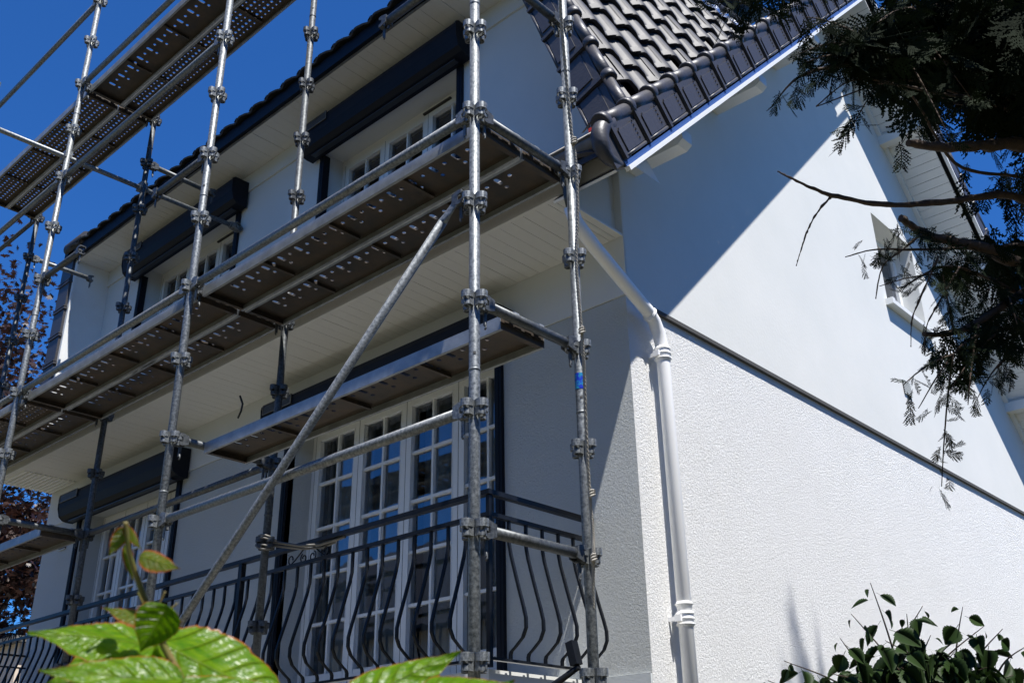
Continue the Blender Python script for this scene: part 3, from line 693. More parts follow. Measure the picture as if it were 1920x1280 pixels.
def head(m, p, d):
    """clamp jaw with wedge at a tube end; d points outwards along the tube"""
    p, d = Vector(p), Vector(d).normalized(); s_ = Vector((0, 0, 1)).cross(d).normalized(); u_ = d.cross(s_)
    for q_ in (-1, 1):
        m.slab([p + s_ * q_ * .021 + d * a_ + u_ * b_ for a_, b_ in ((-.038, -.026), (.004, -.038), (.022, -.034), (.022, -.018), (.0, -.012), (.0, .012), (.022, .018), (.022, .034), (.004, .038), (-.038, .026))], s_ * q_ * .005)
    m.obox(p - d * .036, d, s_, u_, (.004, .0205, .022))
    m.obox(p + u_ * .033 + d * .006, d, s_, u_, (.014, .0205, .004)); m.obox(p - u_ * .033 + d * .006, d, s_, u_, (.014, .0205, .004))
    m.obox(p + Vector((0, 0, -.052)), d, s_, (0, 0, 1), (.008, .004, .05)); m.tube([p + Vector((0, 0, -.085)), p + Vector((0, 0, -.108)) - d * .006, p + Vector((0, 0, -.118))], .005, 6)
def tube(name, p, q_, material='galv', heads=(1, 1), r=RT_, label=None, gap=.085):
    p, q_ = Vector(p), Vector(q_); d = (q_ - p).normalized(); m = MB()
    a = p + d * (gap if heads[0] == 1 else 0); b_ = q_ - d * (gap if heads[1] == 1 else 0)
    m.tube([a, b_], r, 18); o = m.build(name, material, scaf)
    if label: o['label'] = label
    for h_, pp, dd in ((heads[0], a - d * .02, -d), (heads[1], b_ + d * .02, d)):
        if h_: hm = MB(); head(hm, pp, dd); hm.build('end_clamp', 'galvold' if material == 'galvold' else 'galv', o)
    return o
N_ = lambda k, n: Vector((PX_[k][0], PX_[k][1], .5 * n))
for a, b_, n in (('A', 'B', 0), ('B', 'C', 0), ('H', 'A', 0), ('B', 'C', -3), ('A', 'B', 4), ('H', 'A', 4), ('A', 'B', 6), ('H', 'A', 8)):
    tube('ledger', N_(a, n) , N_(b_, n))
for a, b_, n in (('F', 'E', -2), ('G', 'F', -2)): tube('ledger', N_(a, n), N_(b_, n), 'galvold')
tube('ledger', N_('G', 6) + Vector((-2.5, 0, 0)), N_('G', 6), 'galvold')
claws = MB()
for a, b_, n in (('A', 'F', 0), ('B', 'E', 0), ('C', 'D', 0), ('C', 'D', -2), ('B', 'E', -2), ('A', 'F', -2), ('C', 'D', -4), ('C', 'D', 2), ('A', 'F', 6), ('H', 'G', 6), ('H', 'G', 0)):
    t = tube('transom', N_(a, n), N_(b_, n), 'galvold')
    if n == -4: continue
# short loose spars still clamped at one end
tube('short_transom', N_('A', 2), N_('A', 2) + Vector((.655, 0, 0)), 'galvold', (1, 2), label='short spar left sticking out beside the dormer corner')
tube('short_transom', N_('B', 2), N_('B', 2) + Vector((-.66, 0, 0)), 'galvold', (1, 2), label='short spar reaching back from the second upright')
tube('short_transom', N_('C', 2), N_('C', 2) + Vector((-.69, 0, 0)), 'galvold', (1, 2), label='short spar at the top before the dormer eave')
tube('short_transom', N_('G', 5), N_('G', 5) + Vector((0, .67, 0)), 'galv', (1, 2), label='short spar pointing at the far dormer corner')
tube('short_transom', N_('F', 5), N_('F', 5) + Vector((0, .67, 0)), 'galvold', (1, 2))
# wall tie
tp0, tp1 = Vector((-5.035, -1.2, 2.2)), Vector((-5.06, 1.79, 2.285))
m = MB(); m.tube([tp0, tp1], .0225, 16); tie = m.build('wall_tie', 'galv', scaf); tie['label'] = 'long tie tube crossing to the dormer wall'
def lashing(c, ax, r, n, name, par, th=.005, mt='zinc', sq=1.0):
    m = MB(); c, ax = Vector(c), Vector(ax).normalized(); u_ = ax.orthogonal().normalized(); v_ = ax.cross(u_)
    for k in range(n):
        tl = random.uniform(-.5, .5); off = ax * random.uniform(-.03, .03) * sq
        pts = [c + off + (u_ * math.cos(a) + v_ * math.sin(a)) * (r + random.uniform(-.002, .006)) + ax * tl * .05 * math.sin(a) for a in np.linspace(0, 2 * math.pi, 13)]
        m.tube(pts, th, 5, False)
    m.build(name, mt, par)
lashing((-5.058, 1.70, 2.28), (0, 1, 0), .03, 9, 'wire_lashing', tie, .006); lashing((-5.058, 1.74, 2.28), (1, 0, .3), .045, 7, 'wire_lashing', tie, .006)
m = MB(); m.obox((-5.03, 0, 2.235), (1, 0, 0), (0, 1, 0), (0, 0, 1), (.05, .03, .036)); m.obox((-5.03, .71, 2.255), (1, 0, 0), (0, 1, 0), (0, 0, 1), (.05, .03, .036)); m.build('swivel_clamp', 'galv', tie)
lashing((-2.5, TW, -1.5), (.3, 0, 1), .052, 4, 'wire_lashing', scaf, .006)
m = MB(); m.tube([(-2.46, .73, -1.5), (-2.36, .86, -1.52), (-2.25, .93, -1.52), (-2.1, .935, -1.515), (-2.02, .94, -1.51)], .009, 6); m.tube([(-2.46, .75, -1.52), (-2.36, .88, -1.535), (-2.25, .95, -1.535), (-2.13, .955, -1.52)], .008, 6); m.build('wire_lashing', 'zinc', scaf)
# diagonal brace with flattened top
bt = Vector((-.07, -.055, -.50)); bb = Vector((-2.5, -.055, -2.5)); d = (bb - bt).normalized(); bb = bt + d * 4.6
m = MB(); m.tube([bt + d * .1, bb], .0215, 18, True)
side = d.cross(Vector((0, 1, 0))).normalized(); vs = []
n = 14
for j, (l, wy, wz) in enumerate(((0, .005, .022), (.05, .006, .026), (.10, .0215, .0215))):
    for k in range(n):
        a = 2 * math.pi * k / n; vs.append(bt + d * l + Vector((0, 1, 0)) * math.cos(a) * wy + side * math.sin(a) * wz)
m.add(vs, [(j * n + k, j * n + (k + 1) % n, (j + 1) * n + (k + 1) % n, (j + 1) * n + k) for j in range(2) for k in range(n)], True); m.add(vs[:n], [tuple(range(n))])
br = m.build('diagonal_brace', 'galv', scaf); m = MB(); head(m, bt + Vector((.02, .02, .02)), (1, 0, 0)); m.build('end_clamp', 'galvold', br)
# small brace head at the foot of the corner upright
p = Vector((.0, TW - .06, -2.46)); e_ = Vector((-.62, TW - .08, -2.72))
m = MB(); m.tube([p + Vector((-.03, 0, -.005)), p + (e_ - p) * .35, e_], [.012, .016, .024], 14); bo = m.build('diagonal_brace', 'iron', scaf); bo['label'] = 'black brace end clamped low on the corner upright'
m = MB(); m.obox((-.055, TW - .06, -2.41), (1, 0, .25), (0, 1, 0), (-.25, 0, 1), (.019, .02, .05)); m.build('end_clamp', 'iron', bo)
m = MB(); q0 = p + (e_ - p) * .30; q1 = p + (e_ - p) * .42; m.tube([q0, q1], [.0172, .0195], 14, False); m.build('paint_mark', 'orange', bo)
m = MB(); m.tube([(0, TW, -1.215), (0, TW, -1.135)], RT_ + .0015, 20, False); m.build('tape_band', 'tape', scaf)

# deck boards -------------------------------------------------------
def perforated(m, L, Wd, z, kind, t=.003):
    """flat plate between local x=-L/2..L/2, y=-W/2..W/2 with real holes"""
    x0 = -L / 2; y0 = -Wd / 2
    if kind == 'slot':
        px = .1646; cells = []; nx_ = int((L - .14) / px); xs = -nx_ * px / 2
        rows = [(-Wd / 2 + .035, -.072, None), (-.072, -.006, 'A'), (-.006, .06, 'B'), (.06, Wd / 2 - .035, None)]
        # strips: A row has slot then round, B row has round only under the slot
        def hole(cx, cy, w_, h_, rx, ry):
            cor = [(cx - w_ / 2, cy - h_ / 2), (cx + w_ / 2, cy - h_ / 2), (cx + w_ / 2, cy + h_ / 2), (cx - w_ / 2, cy + h_ / 2)]
            outer, inner = [], []
            for k in range(16):
                a = -3 * math.pi / 4 + 2 * math.pi * k / 16
                c_, s_ = math.cos(a), math.sin(a); q_ = 1 / max(abs(c_), abs(s_)); outer.append((cx + c_ * q_ * w_ / 2, cy + s_ * q_ * h_ / 2))
                if ry > rx: yy = math.copysign(ry - rx, s_) if abs(s_) > .01 else 0; inner.append((cx + c_ * rx, cy + s_ * rx + yy))
                else: inner.append((cx + c_ * rx, cy + s_ * ry))
            vs = [(a, b_, z) for a, b_ in outer] + [(a, b_, z) for a, b_ in inner] + [(a, b_, z + t * 2) for a, b_ in inner]
            m.add(vs, [(k, (k + 1) % 16, 16 + (k + 1) % 16, 16 + k) for k in range(16)] + [(16 + k, 16 + (k + 1) % 16, 32 + (k + 1) % 16, 32 + k) for k in range(16)])
        for i in range(nx_):
            a = xs + i * px
            hole(a + px / 4, -.039, px / 2, .066, .0145, .0305); hole(a + 3 * px / 4, -.039, px / 2, .066, .0125, .0125)
            hole(a + px / 4, .027, px / 2, .066, .0125, .0125)
            m.add([(a + px / 2, -.006, z), (a + px, -.006, z), (a + px, .06, z), (a + px / 2, .06, z)], [(0, 1, 2, 3)])
        xe = xs + nx_ * px
        for a, b_, c, d_ in ((x0, xs, -.072, .06), (xe, -x0, -.072, .06), (x0, -x0, y0, -.072), (x0, -x0, .06, -y0)): m.add([(a, c, z), (b_, c, z), (b_, d_, z), (a, d_, z)], [(0, 1, 2, 3)])
    else:
        px, py = .052, .046; ny = 5; nx_ = int((L - .1) / px); xs = -nx_ * px / 2; ys = -ny * py / 2
        for i in range(nx_):
            for j in range(ny):
                cx, cy = xs + (i + .5) * px, ys + (j + .5) * py; r = .0125 if (j % 2 == 1) else .0085; out, inn = [], []
                for k in range(8):
                    a = -3 * math.pi / 4 + 2 * math.pi * k / 8; c_, s_ = math.cos(a), math.sin(a); q_ = 1 / max(abs(c_), abs(s_))
                    out.append((cx + c_ * q_ * px / 2, cy + s_ * q_ * py / 2, z)); inn.append((cx + c_ * r, cy + s_ * r, z))
                m.add(out + inn + [(a, b_, z + .005) for a, b_, _ in inn], [(k, (k + 1) % 8, 8 + (k + 1) % 8, 8 + k) for k in range(8)] + [(8 + k, 8 + (k + 1) % 8, 16 + (k + 1) % 8, 16 + k) for k in range(8)])
        xe = xs + nx_ * px
        for a, b_, c, d_ in ((x0, xs, ys, -ys), (xe, -x0, ys, -ys), (x0, -x0, y0, ys), (x0, -x0, -ys, -y0)): m.add([(a, c, z), (b_, c, z), (b_, d_, z), (a, d_, z)], [(0, 1, 2, 3)])
DW, DL, DH = .298, 2.43, .066
def deck_meshes(kind):
    p = MB(); perforated(p, DL - .004, DW - .006, -.014, kind)
    pl = p.mesh('perforated_plate', 'deckm')
    sd_ = []; en = []; hk = []; rb = []
    for sg in (-1, 1):
        s_ = MB(); y = sg * DW / 2; s_.box((-DL / 2, y - sg * .0, -DH + .008), (DL / 2, y - sg * .003, .008)); s_.box((-DL / 2, y - sg * .0035, -DH + .008), (DL / 2, y - sg * .017, -DH + .011))
        s_.box((-DL / 2, y - sg * .014, -DH + .0115), (DL / 2, y - sg * .017, -DH + .02)); sd_.append(s_.mesh('side_rail', 'deckside'))
    for sg in (-1, 1):
        e = MB(); x = sg * DL / 2; e.box((x, -DW / 2 + .004, -DH + .01), (x - sg * .003, DW / 2 - .004, .0)); e.box((x - sg * .0035, -DW / 2 + .004, -DH + .01), (x - sg * .03, DW / 2 - .004, -DH + .013))
        for yy in (-.10, -.035, .035, .10): e.box((x + sg * .0005, yy - .022, -.028), (x + sg * .0025, yy + .022, -.006))
        en.append(e.mesh('end_plate', 'deckm'))
    for sg in (-1, 1):
        for yy in (-.085, .085):
            pts = [(0, .0), (.012, .024), (.035, .036), (.055, .03), (.060, .0), (.055, -.004), (.050, .02), (.034, .028), (.016, .018), (.006, -.01)]
            h = MB(); h.slab([(sg * (DL / 2 - .012 + a), yy - .016, b_) for a, b_ in pts], (0, .032, 0)); hk.append(h.mesh('hook', 'deckside'))
    for x in (-.62, 0, .62):
        r = MB(); r.box((x - .003, -DW / 2 + .03, -.036), (x + .003, DW / 2 - .03, -.0155)); r.box((x - .010, -DW / 2 + .03, -.039), (x + .010, DW / 2 - .03, -.0365)); rb.append(r.mesh('cross_rib', 'deckm'))
    return pl, sd_, en, hk, rb
DM = {k: deck_meshes(k) for k in ('slot', 'dense')}
DM['plank'] = DM['slot']
def deck(xc, y0, n, kind, label, plate=None, side=None):
    t = thing('scaffold_deck', (xc, y0 + DW / 2, .5 * n), label, 'scaffold deck', 'perforated steel decks of the scaffold')
    pl, sd_, en, hk, rb = DM[kind]; T = Matrix.Translation((xc, y0 + DW / 2, .5 * n))
    link('perforated_plate', pl, t, T)
    for nm, lst in (('side_rail', sd_), ('end_plate', en), ('hook', hk), ('cross_rib', rb)):
        for q_ in lst: link(nm, q_, t, T)
    return t
deck(-1.25, .062, 0, 'slot', 'outer deck of the middle lift, nearest the roof corner')
deck(-1.25, .372, 0, 'slot', 'inner deck of the middle lift, nearest the roof corner')
deck(-3.75, .062, 0, 'slot', 'outer deck of the middle lift between the second and third front uprights')
deck(-3.75, .372, 0, 'slot', 'inner deck of the middle lift between the second and third front uprights')
deck(-6.25, .062, 0, 'dense', 'outer deck of the middle lift at the left edge of the picture')
deck(-6.25, .372, 0, 'slot', 'inner deck of the middle lift at the left edge of the picture')
deck(-1.25, .20, -2, 'slot', 'single low deck hanging before the tall glazed door')
deck(-6.25, .372, -2, 'slot', 'low deck at the left edge beside the copper maple')
deck(-3.75, .062, 6, 'slot', 'highest outer deck with long slots, top centre left')
deck(-3.75, .372, 6, 'dense', 'highest inner deck with dense round holes, top centre left')
deck(-6.25, .062, 6, 'dense', 'highest outer deck at the top left, seen against the sky')
deck(-6.25, .372, 6, 'dense', 'highest inner deck at the top left, seen against the sky')

# rope ---------------------------------------------------------------
def rope_path():
    ctl = [(1049, -60, 4.75), (1051, 20, 4.72), (1060, 130, 4.68), (1070, 240, 4.62), (1080, 310, 4.58), (1083, 400, 4.52), (1080, 480, 4.47), (1085, 560, 4.44), (1092, 640, 4.42), (1096, 720, 4.42), (1100, 830, 4.42), (1106, 930, 4.43), (1112, 1000, 4.43), (1113, 1045, 4.42), (1112, 1120, 4.45), (1117, 1200, 4.47), (1122, 1320, 4.5)]
    P = [at(*c) for c in ctl]; out = []
    for i in range(len(P) - 1):
        p0, p1, p2, p3 = P[max(i - 1, 0)], P[i], P[i + 1], P[min(i + 2, len(P) - 1)]
        for k in range(26):
            t = k / 26; out.append(.5 * ((2 * p1) + (p2 - p0) * t + (2 * p0 - 5 * p1 + 4 * p2 - p3) * t * t + (3 * p1 - p0 - 3 * p2 + p3) * t ** 3))
    return out
rp = rope_path(); m = MB()
for s_ in range(3):
    pts = []
    for i, p in enumerate(rp):
        a = i * 1.0 + s_ * 2.094; pts.append(p + Vector((math.cos(a), math.sin(a), 0)) * .0042)
    m.tube(pts, .0045, 5)
ro = m.build('rope', 'rope'); tag(ro, 'pale twisted rope hanging down the corner upright', 'rope')
m = MB()
for u_, v_, d_ in ((1076, 265, 4.6), (1091, 620, 4.42), (1110, 925, 4.42), (1113, 1045, 4.41)):
    c = at(u_, v_, d_)
    for k in range(3): m.tube([c + Vector((math.cos(a) * .011, math.sin(a) * .011, .008 * (k - 1) + .006 * math.sin(a + k))) for a in np.linspace(0, 2 * math.pi, 9)], .0055, 5, False)
m.build('knot', 'rope', ro)['kind'] = 'stuff'

# ------------------------------------------------------------------ vegetation
def npmesh(name, V, F, m, smooth=False, attr=None):
    me = D.meshes.new(name); V = np.asarray(V, np.float32); F = np.asarray(F, np.int32); k = F.shape[1]
    me.vertices.add(len(V)); me.vertices.foreach_set('co', V.ravel()); me.loops.add(F.size); me.loops.foreach_set('vertex_index', F.ravel())
    me.polygons.add(len(F)); me.polygons.foreach_set('loop_start', np.arange(0, F.size, k, dtype=np.int32)); me.polygons.foreach_set('loop_total', np.full(len(F), k, np.int32))
    me.materials.append(M[m]); me.update(calc_edges=True); me.validate()
    if smooth: me.polygons.foreach_set('use_smooth', np.ones(len(me.polygons), bool))
    return me
def scatter(TV, TF, pos, ax, ay, az, sc):
    """copies of a template at pos with axes (n,3) arrays"""
    n = len(pos); sc = np.asarray(sc).reshape(-1, 1, 1)
    V = (TV[None, :, 0:1] * ax[:, None] + TV[None, :, 1:2] * ay[:, None] + TV[None, :, 2:3] * az[:, None]) * sc + pos[:, None]
    F = TF[None] + (np.arange(n) * len(TV))[:, None, None]
    return V.reshape(-1, 3), F.reshape(-1, TF.shape[1])
def unit(a): return a / np.maximum(np.linalg.norm(a, axis=-1, keepdims=True), 1e-9)

# ---- conifer: flat sprays of scale leaves hanging from thin twigs
def spray_template(seed, n=11, L=1.0):
    """spray along +y in the xy plane, unit length"""
    r = random.Random(seed); V, F = [], []
    def blade(p, q_, w_):
        d = (q_[0] - p[0], q_[1] - p[1]); l = math.hypot(*d) or 1; nx_, ny_ = -d[1] / l * w_, d[0] / l * w_
        i = len(V); mx_ = (p[0] + d[0] * .55, p[1] + d[1] * .55)
        V.extend([(p[0], p[1], 0), (mx_[0] + nx_, mx_[1] + ny_, .004), (q_[0], q_[1], -.01 * l), (mx_[0] - nx_, mx_[1] - ny_, .004)]); F.append((i, i + 1, i + 2, i + 3))
    px, py, ang = 0, 0, r.uniform(-.1, .1); st = L / n
    for k in range(n):
        ang += r.uniform(-.12, .12); nx_, ny_ = px + math.sin(ang) * st, py + math.cos(ang) * st
        blade((px, py), (nx_ + math.sin(ang) * st * .3, ny_ + math.cos(ang) * st * .3), .023)
        for s_ in (-1, 1):
            if r.random() < .08: continue
            ln = (.34 * math.sin(math.pi * (k + 1.2) / (n + 1.6)) + .05) * r.uniform(.75, 1.15); a2 = ang + s_ * r.uniform(.65, .95)
            bx, by = nx_, ny_; m_ = max(2, int(ln / .07))
            for j in range(m_):
                a2 -= s_ * .07; cx, cy = bx + math.sin(a2) * ln / m_, by + math.cos(a2) * ln / m_
                blade((bx, by), (cx + math.sin(a2) * .02, cy + math.cos(a2) * .02), .020)
                for t_ in (-1, 1):
                    if j == m_ - 1 and t_ == -s_: continue
                    a3 = a2 + t_ * r.uniform(.5, .8); l3 = r.uniform(.05, .09) * (1 - .35 * j / m_)
                    blade((cx, cy), (cx + math.sin(a3) * l3, cy + math.cos(a3) * l3), .017)
                bx, by = cx, cy
        px, py = nx_, ny_
    return np.array(V, float), np.array(F)
SPR = [spray_template(k, 9 + k % 4) for k in range(6)]
conifer = thing('conifer', (4.4, 2.2, GROUND), 'dark conifer with drooping feathery sprays at the upper right', 'tree')
def smoothpath(P, n=10):
    out = []
    for i in range(len(P) - 1):
        p0, p1, p2, p3 = P[max(i - 1, 0)], P[i], P[i + 1], P[min(i + 2, len(P) - 1)]
        for k in range(n):
            t = k / n; out.append(.5 * ((2 * p1) + (p2 - p0) * t + (2 * p0 - 5 * p1 + 4 * p2 - p3) * t * t + (3 * p1 - p0 - 3 * p2 + p3) * t ** 3))
    return out + [P[-1]]
def branch(ctl, r0_, r1_, par, mt='bark', knob=.15):
    P = smoothpath([at(*c) for c in ctl], 8); n = len(P)
    R = [(r0_ + (r1_ - r0_) * i / (n - 1)) * (1 + random.uniform(-knob, knob)) for i in range(n)]
    P = [p + Vector((random.uniform(-1, 1), random.uniform(-1, 1), random.uniform(-1, 1))) * R[i] * .25 for i, p in enumerate(P)]
    m = MB(); m.tube(P, R, 7); o = m.build('branch', mt, par); return o, P
sprays = []                                   # (pos, direction, length)
def hang(P, dens, l0, l1, t0=0.0, t1=1.0, down=.8, spread=.6, jit=.02):
    n = int(dens * sum((P[i + 1] - P[i]).length for i in range(len(P) - 1)))
    for _ in range(n):
        t = random.uniform(t0, t1) * (len(P) - 1); i = min(int(t), len(P) - 2); p = P[i].lerp(P[i + 1], t - i)
        tg = (P[i + 1] - P[i]).normalized()
        d = Vector((random.gauss(0, spread), random.gauss(0, spread), random.gauss(0, spread * .5) - down)) - tg * random.uniform(-.1, .5)
        sprays.append((p + Vector((random.gauss(0, jit), random.gauss(0, jit), random.gauss(0, jit))), d.normalized(), random.uniform(l0, l1)))
# main limbs, as (u, v, metres from the camera) from the trunk outwards
DN = 3.1
limbs = [
 ([(2350, 420, 3.9), (2050, 330, 3.7), (1920, 272, 3.5), (1800, 276, 3.3), (1703, 267, 3.15)], .03, .011, 0, 0),
 ([(2300, 600, 3.7), (2000, 540, 3.5), (1860, 470, 3.3), (1750, 445, 3.2), (1690, 410, 3.1)], .026, .010, 30, .10),
 ([(2250, 500, 3.9), (2000, 420, 3.7), (1900, 368, 3.5), (1780, 378, 3.3), (1665, 384, 3.15), (1560, 366, 3.05), (1500, 342, 3.0), (1458, 321, 3.0)], .016, .0022, 0, .08),
 ([(2250, 430, 3.9), (1990, 500, 3.5), (1900, 560, 3.3), (1800, 620, 3.15), (1732, 626, 3.1)], .020, .006, 48, .10),
 ([(2250, 150, 4.0), (1980, 180, 3.8), (1850, 130, 3.6), (1700, 110, 3.3), (1620, 118, 3.15), (1540, 130, 3.05), (1490, 150, 3.0), (1455, 190, 3.0)], .014, .0016, 26, .075),
 ([(2200, 90, 4.0), (1960, 60, 3.8), (1800, 20, 3.6), (1700, 20, 3.4), (1620, 60, 3.2), (1560, 95, 3.15)], .02, .003, 90, .13),
 ([(2200, -20, 4.0), (1980, -70, 3.8), (1750, -80, 3.6), (1600, -60, 3.4), (1500, -30, 3.3), (1430, 0, 3.25), (1385, 8, 3.2)], .014, .0016, 34, .10),
 ([(2250, 220, 4.1), (2000, 210, 3.9), (1850, 150, 3.7), (1740, 110, 3.4), (1660, 100, 3.2), (1590, 110, 3.1)], .012, .002, 40, .09),
 ([(2250, 700, 3.8), (2050, 600, 3.6), (1930, 560, 3.4), (1850, 520, 3.25), (1770, 500, 3.15), (1690, 540, 3.05)], .012, .002, 50, .08),
 ([(2250, 760, 3.8), (2050, 700, 3.5), (1920, 620, 3.3), (1830, 630, 3.15), (1775, 680, 3.05), (1722, 765, 3.0)], .008, .0013, 44, .07),
 ([(2250, 640, 3.7), (2000, 470, 3.5), (1850, 465, 3.3), (1720, 468, 3.1), (1640, 468, 3.05), (1585, 482, 3.0)], .007, .0013, 22, .06),
 ([(2250, -60, 4.3), (2000, 100, 4.1), (1900, 120, 3.9), (1800, 90, 3.7), (1700, 60, 3.5)], .02, .004, 150, .15),
 ([(2250, 300, 4.3), (2050, 430, 4.1), (1970, 500, 3.9), (1900, 480, 3.8), (1850, 450, 3.7)], .014, .003, 36, .10),
 ([(2250, 560, 4.2), (2080, 600, 4.0), (1980, 640, 3.8), (1910, 650, 3.6), (1870, 690, 3.5)], .010, .002, 44, .09),
 ([(2250, -160, 4.2), (1950, -30, 4.0), (1860, 30, 3.8), (1780, 40, 3.6), (1690, 80, 3.4), (1640, 110, 3.3)], .014, .002, 130, .14),
 ([(2200, 260, 3.9), (1960, 230, 3.7), (1850, 190, 3.5), (1760, 175, 3.3), (1690, 160, 3.15), (1600, 150, 3.1), (1530, 200, 3.05)], .008, .0015, 12, .06),
]
foot = Vector((4.4, 2.2, GROUND))
m = MB(); tr = [foot, Vector((4.35, 2.15, -2.5)), Vector((4.3, 2.2, -.5)), Vector((4.3, 2.1, 2.0)), Vector((4.32, 2.15, 5.0)), Vector((4.3, 2.1, 8.1))]
m.tube(smoothpath(tr, 5), [.2 - .0072 * i for i in range(26)], 14); m.build('trunk', 'redbark', conifer)
for ctl, ra_, rb_, dens, ln in limbs:
    o, P = branch(ctl, ra_, rb_, conifer)
    # carry the limb to the trunk
    m = MB(); zt = min(max(P[0].z + .5, -4), 7); m.tube([Vector((4.3, 2.15, zt)), P[0].lerp(Vector((4.3, 2.15, zt)), .4), P[0]], [ra_ * 1.6, ra_ * 1.3, ra_], 8); m.build('branch', 'bark', conifer)
    if dens: hang(P, dens, ln * .55, ln * 1.15, .22, 1.0)
    # secondary twigs with their own sprays
    if dens > 30:
        for k in range(int(dens / 11)):
            t = random.uniform(.25, .97) * (len(P) - 1); i = min(int(t), len(P) - 2); p = P[i]; tg = (P[i + 1] - P[i]).normalized()
            d = (tg * .7 + Vector((random.gauss(0, .5), random.gauss(0, .5), random.gauss(-.15, .35)))).normalized(); L2 = random.uniform(.12, .34)
            pp = [p + d * L2 * q_ + Vector((0, 0, -.25 * L2 * q_ * q_)) for q_ in (0, .25, .5, .75, 1)]
            m = MB(); m.tube(pp, [.0035, .003, .0025, .002, .0012], 5); m.build('twig', 'bark', o)
            hang(pp, 55, ln * .4, ln * .85, .1, 1, .6, .5, .01)
for ctl in ([(1561, 366, 3.05), (1535, 395, 3.04), (1515, 430, 3.03), (1503, 465, 3.02), (1493, 499, 3.02)], [(1727, 440, 3.1), (1690, 470, 3.07), (1655, 500, 3.05), (1642, 560, 3.04)],
            [(1760, 480, 3.1), (1725, 560, 3.07), (1710, 600, 3.06), (1708, 650, 3.05)], [(1800, 500, 3.1), (1765, 560, 3.07), (1738, 610, 3.06), (1733, 665, 3.05)]):
    branch(ctl, .004, .0013, conifer, knob=.4)
for ctl in ([(1860, 185, 3.5), (1780, 190, 3.4), (1660, 103, 3.2)], [(2000, 215, 3.8), (1850, 195, 3.5), (1700, 150, 3.3), (1530, 200, 3.1)], [(1905, 330, 3.5), (1790, 305, 3.3), (1700, 170, 3.2), (1600, 160, 3.1)]):
    branch(ctl, .006, .0015, conifer)
def build_sprays(lst, name, mt, par):
    G = [[] for _ in SPR]
    for k, s_ in enumerate(lst): G[k % len(SPR)].append(s_)
    Vs, Fs, off = [], [], 0
    for (TV, TF), g_ in zip(SPR, G):
        if not g_: continue
        pos = np.array([s_[0] for s_ in g_]); ay = unit(np.array([s_[1] for s_ in g_])); rd = rng.normal(size=ay.shape)
        az = unit(np.cross(ay, rd)); ax = np.cross(ay, az)
        V, F = scatter(TV, TF, pos, ax, ay, az, [s_[2] for s_ in g_]); Vs.append(V); Fs.append(F + off); off += len(V)
    V = np.concatenate(Vs) - np.array(org(par)); me = npmesh(name, V, np.concatenate(Fs), mt); o = D.objects.new(name, me); COL.objects.link(o); o.parent = par; o['kind'] = 'stuff'; return o
# the dense heart of the tree, further back
for _ in range(1150):
    u_ = random.gauss(1850, 130); v_ = random.gauss(90, 90); d_ = random.uniform(3.4, 5.2)
    if u_ < 1610 + abs(v_ - 40) * .75 or v_ > 70 + (u_ - 1600) * .42 or (u_ - 1800) ** 2 / 2500 + (v_ - 150) ** 2 / 900 < random.uniform(0, 1): continue
    sprays.append((at(u_, v_, d_), Vector((random.gauss(0, .5), random.gauss(0, .5), -.7)).normalized(), random.uniform(.12, .24)))
for _ in range(300):
    u_ = random.uniform(1800, 2150); v_ = random.uniform(300, 600); d_ = random.uniform(3.6, 5.0)
    if math.sin(u_ * .031) + math.sin(v_ * .043 + 1) < .45: continue
    sprays.append((at(u_, v_, d_), Vector((random.gauss(0, .5), random.gauss(0, .5), -.7)).normalized(), random.uniform(.10, .2)))
# the rest of its crown, above and to the right of the picture
for _ in range(2600):
    z_ = -3.2 + 11.6 * random.random() ** 1.3; rmax = 1.75 * (8.5 - z_) / 11.7 + .08; a = random.uniform(0, 2 * math.pi); r_ = rmax * random.uniform(.35, 1)
    p = Vector((4.5 + math.cos(a) * r_, 2.1 + math.sin(a) * r_, z_))
    sprays.append((p, Vector((math.cos(a) * .7, math.sin(a) * .7, -.6)).normalized(), random.uniform(.22, .5)))
build_sprays(sprays, 'foliage', 'conifer', conifer)

# ---- leaf templates (x across, y along, z up), n-gons as fans
def leaf_outline(n=9, teeth=.05, wide=.36, peak=.38):
    half = []
    for k in range(1, n):
        t = k / n; w_ = wide * math.sin(math.pi * t ** .75) ** .9 * (1.0 if t < .8 else 1 - .2 * (t - .8) / .2)
        half.append((w_, t)); half.append((w_ * .93 - teeth * .2, t + .35 / n))
    return half
def leaf_template(fold=.25, curl=.25, **k):
    h = leaf_outline(**k); V = [(0, 0, 0)]; mid = []
    pts = [(0, 0)] + h + [(0, 1.0)]
    V, F = [], []
    pts = [(w_, .2 + .8 * t) for w_, t in pts]; pts = [(.012, 0), (.012, .19)] + pts
    for w_, t in pts: V.append((0, t, -curl * t * t))
    N = len(pts)
    for s_ in (-1, 1):
        base = len(V)
        for w_, t in pts: V.append((s_ * w_, t, w_ * fold - curl * t * t))
        for i in range(N - 1): F.append((i, i + 1, base + i + 1, base + i))
    return np.array(V, float), np.array(F)
LT = [leaf_template(.3, .15), leaf_template(.5, .45), leaf_template(.15, .3, wide=.42)]
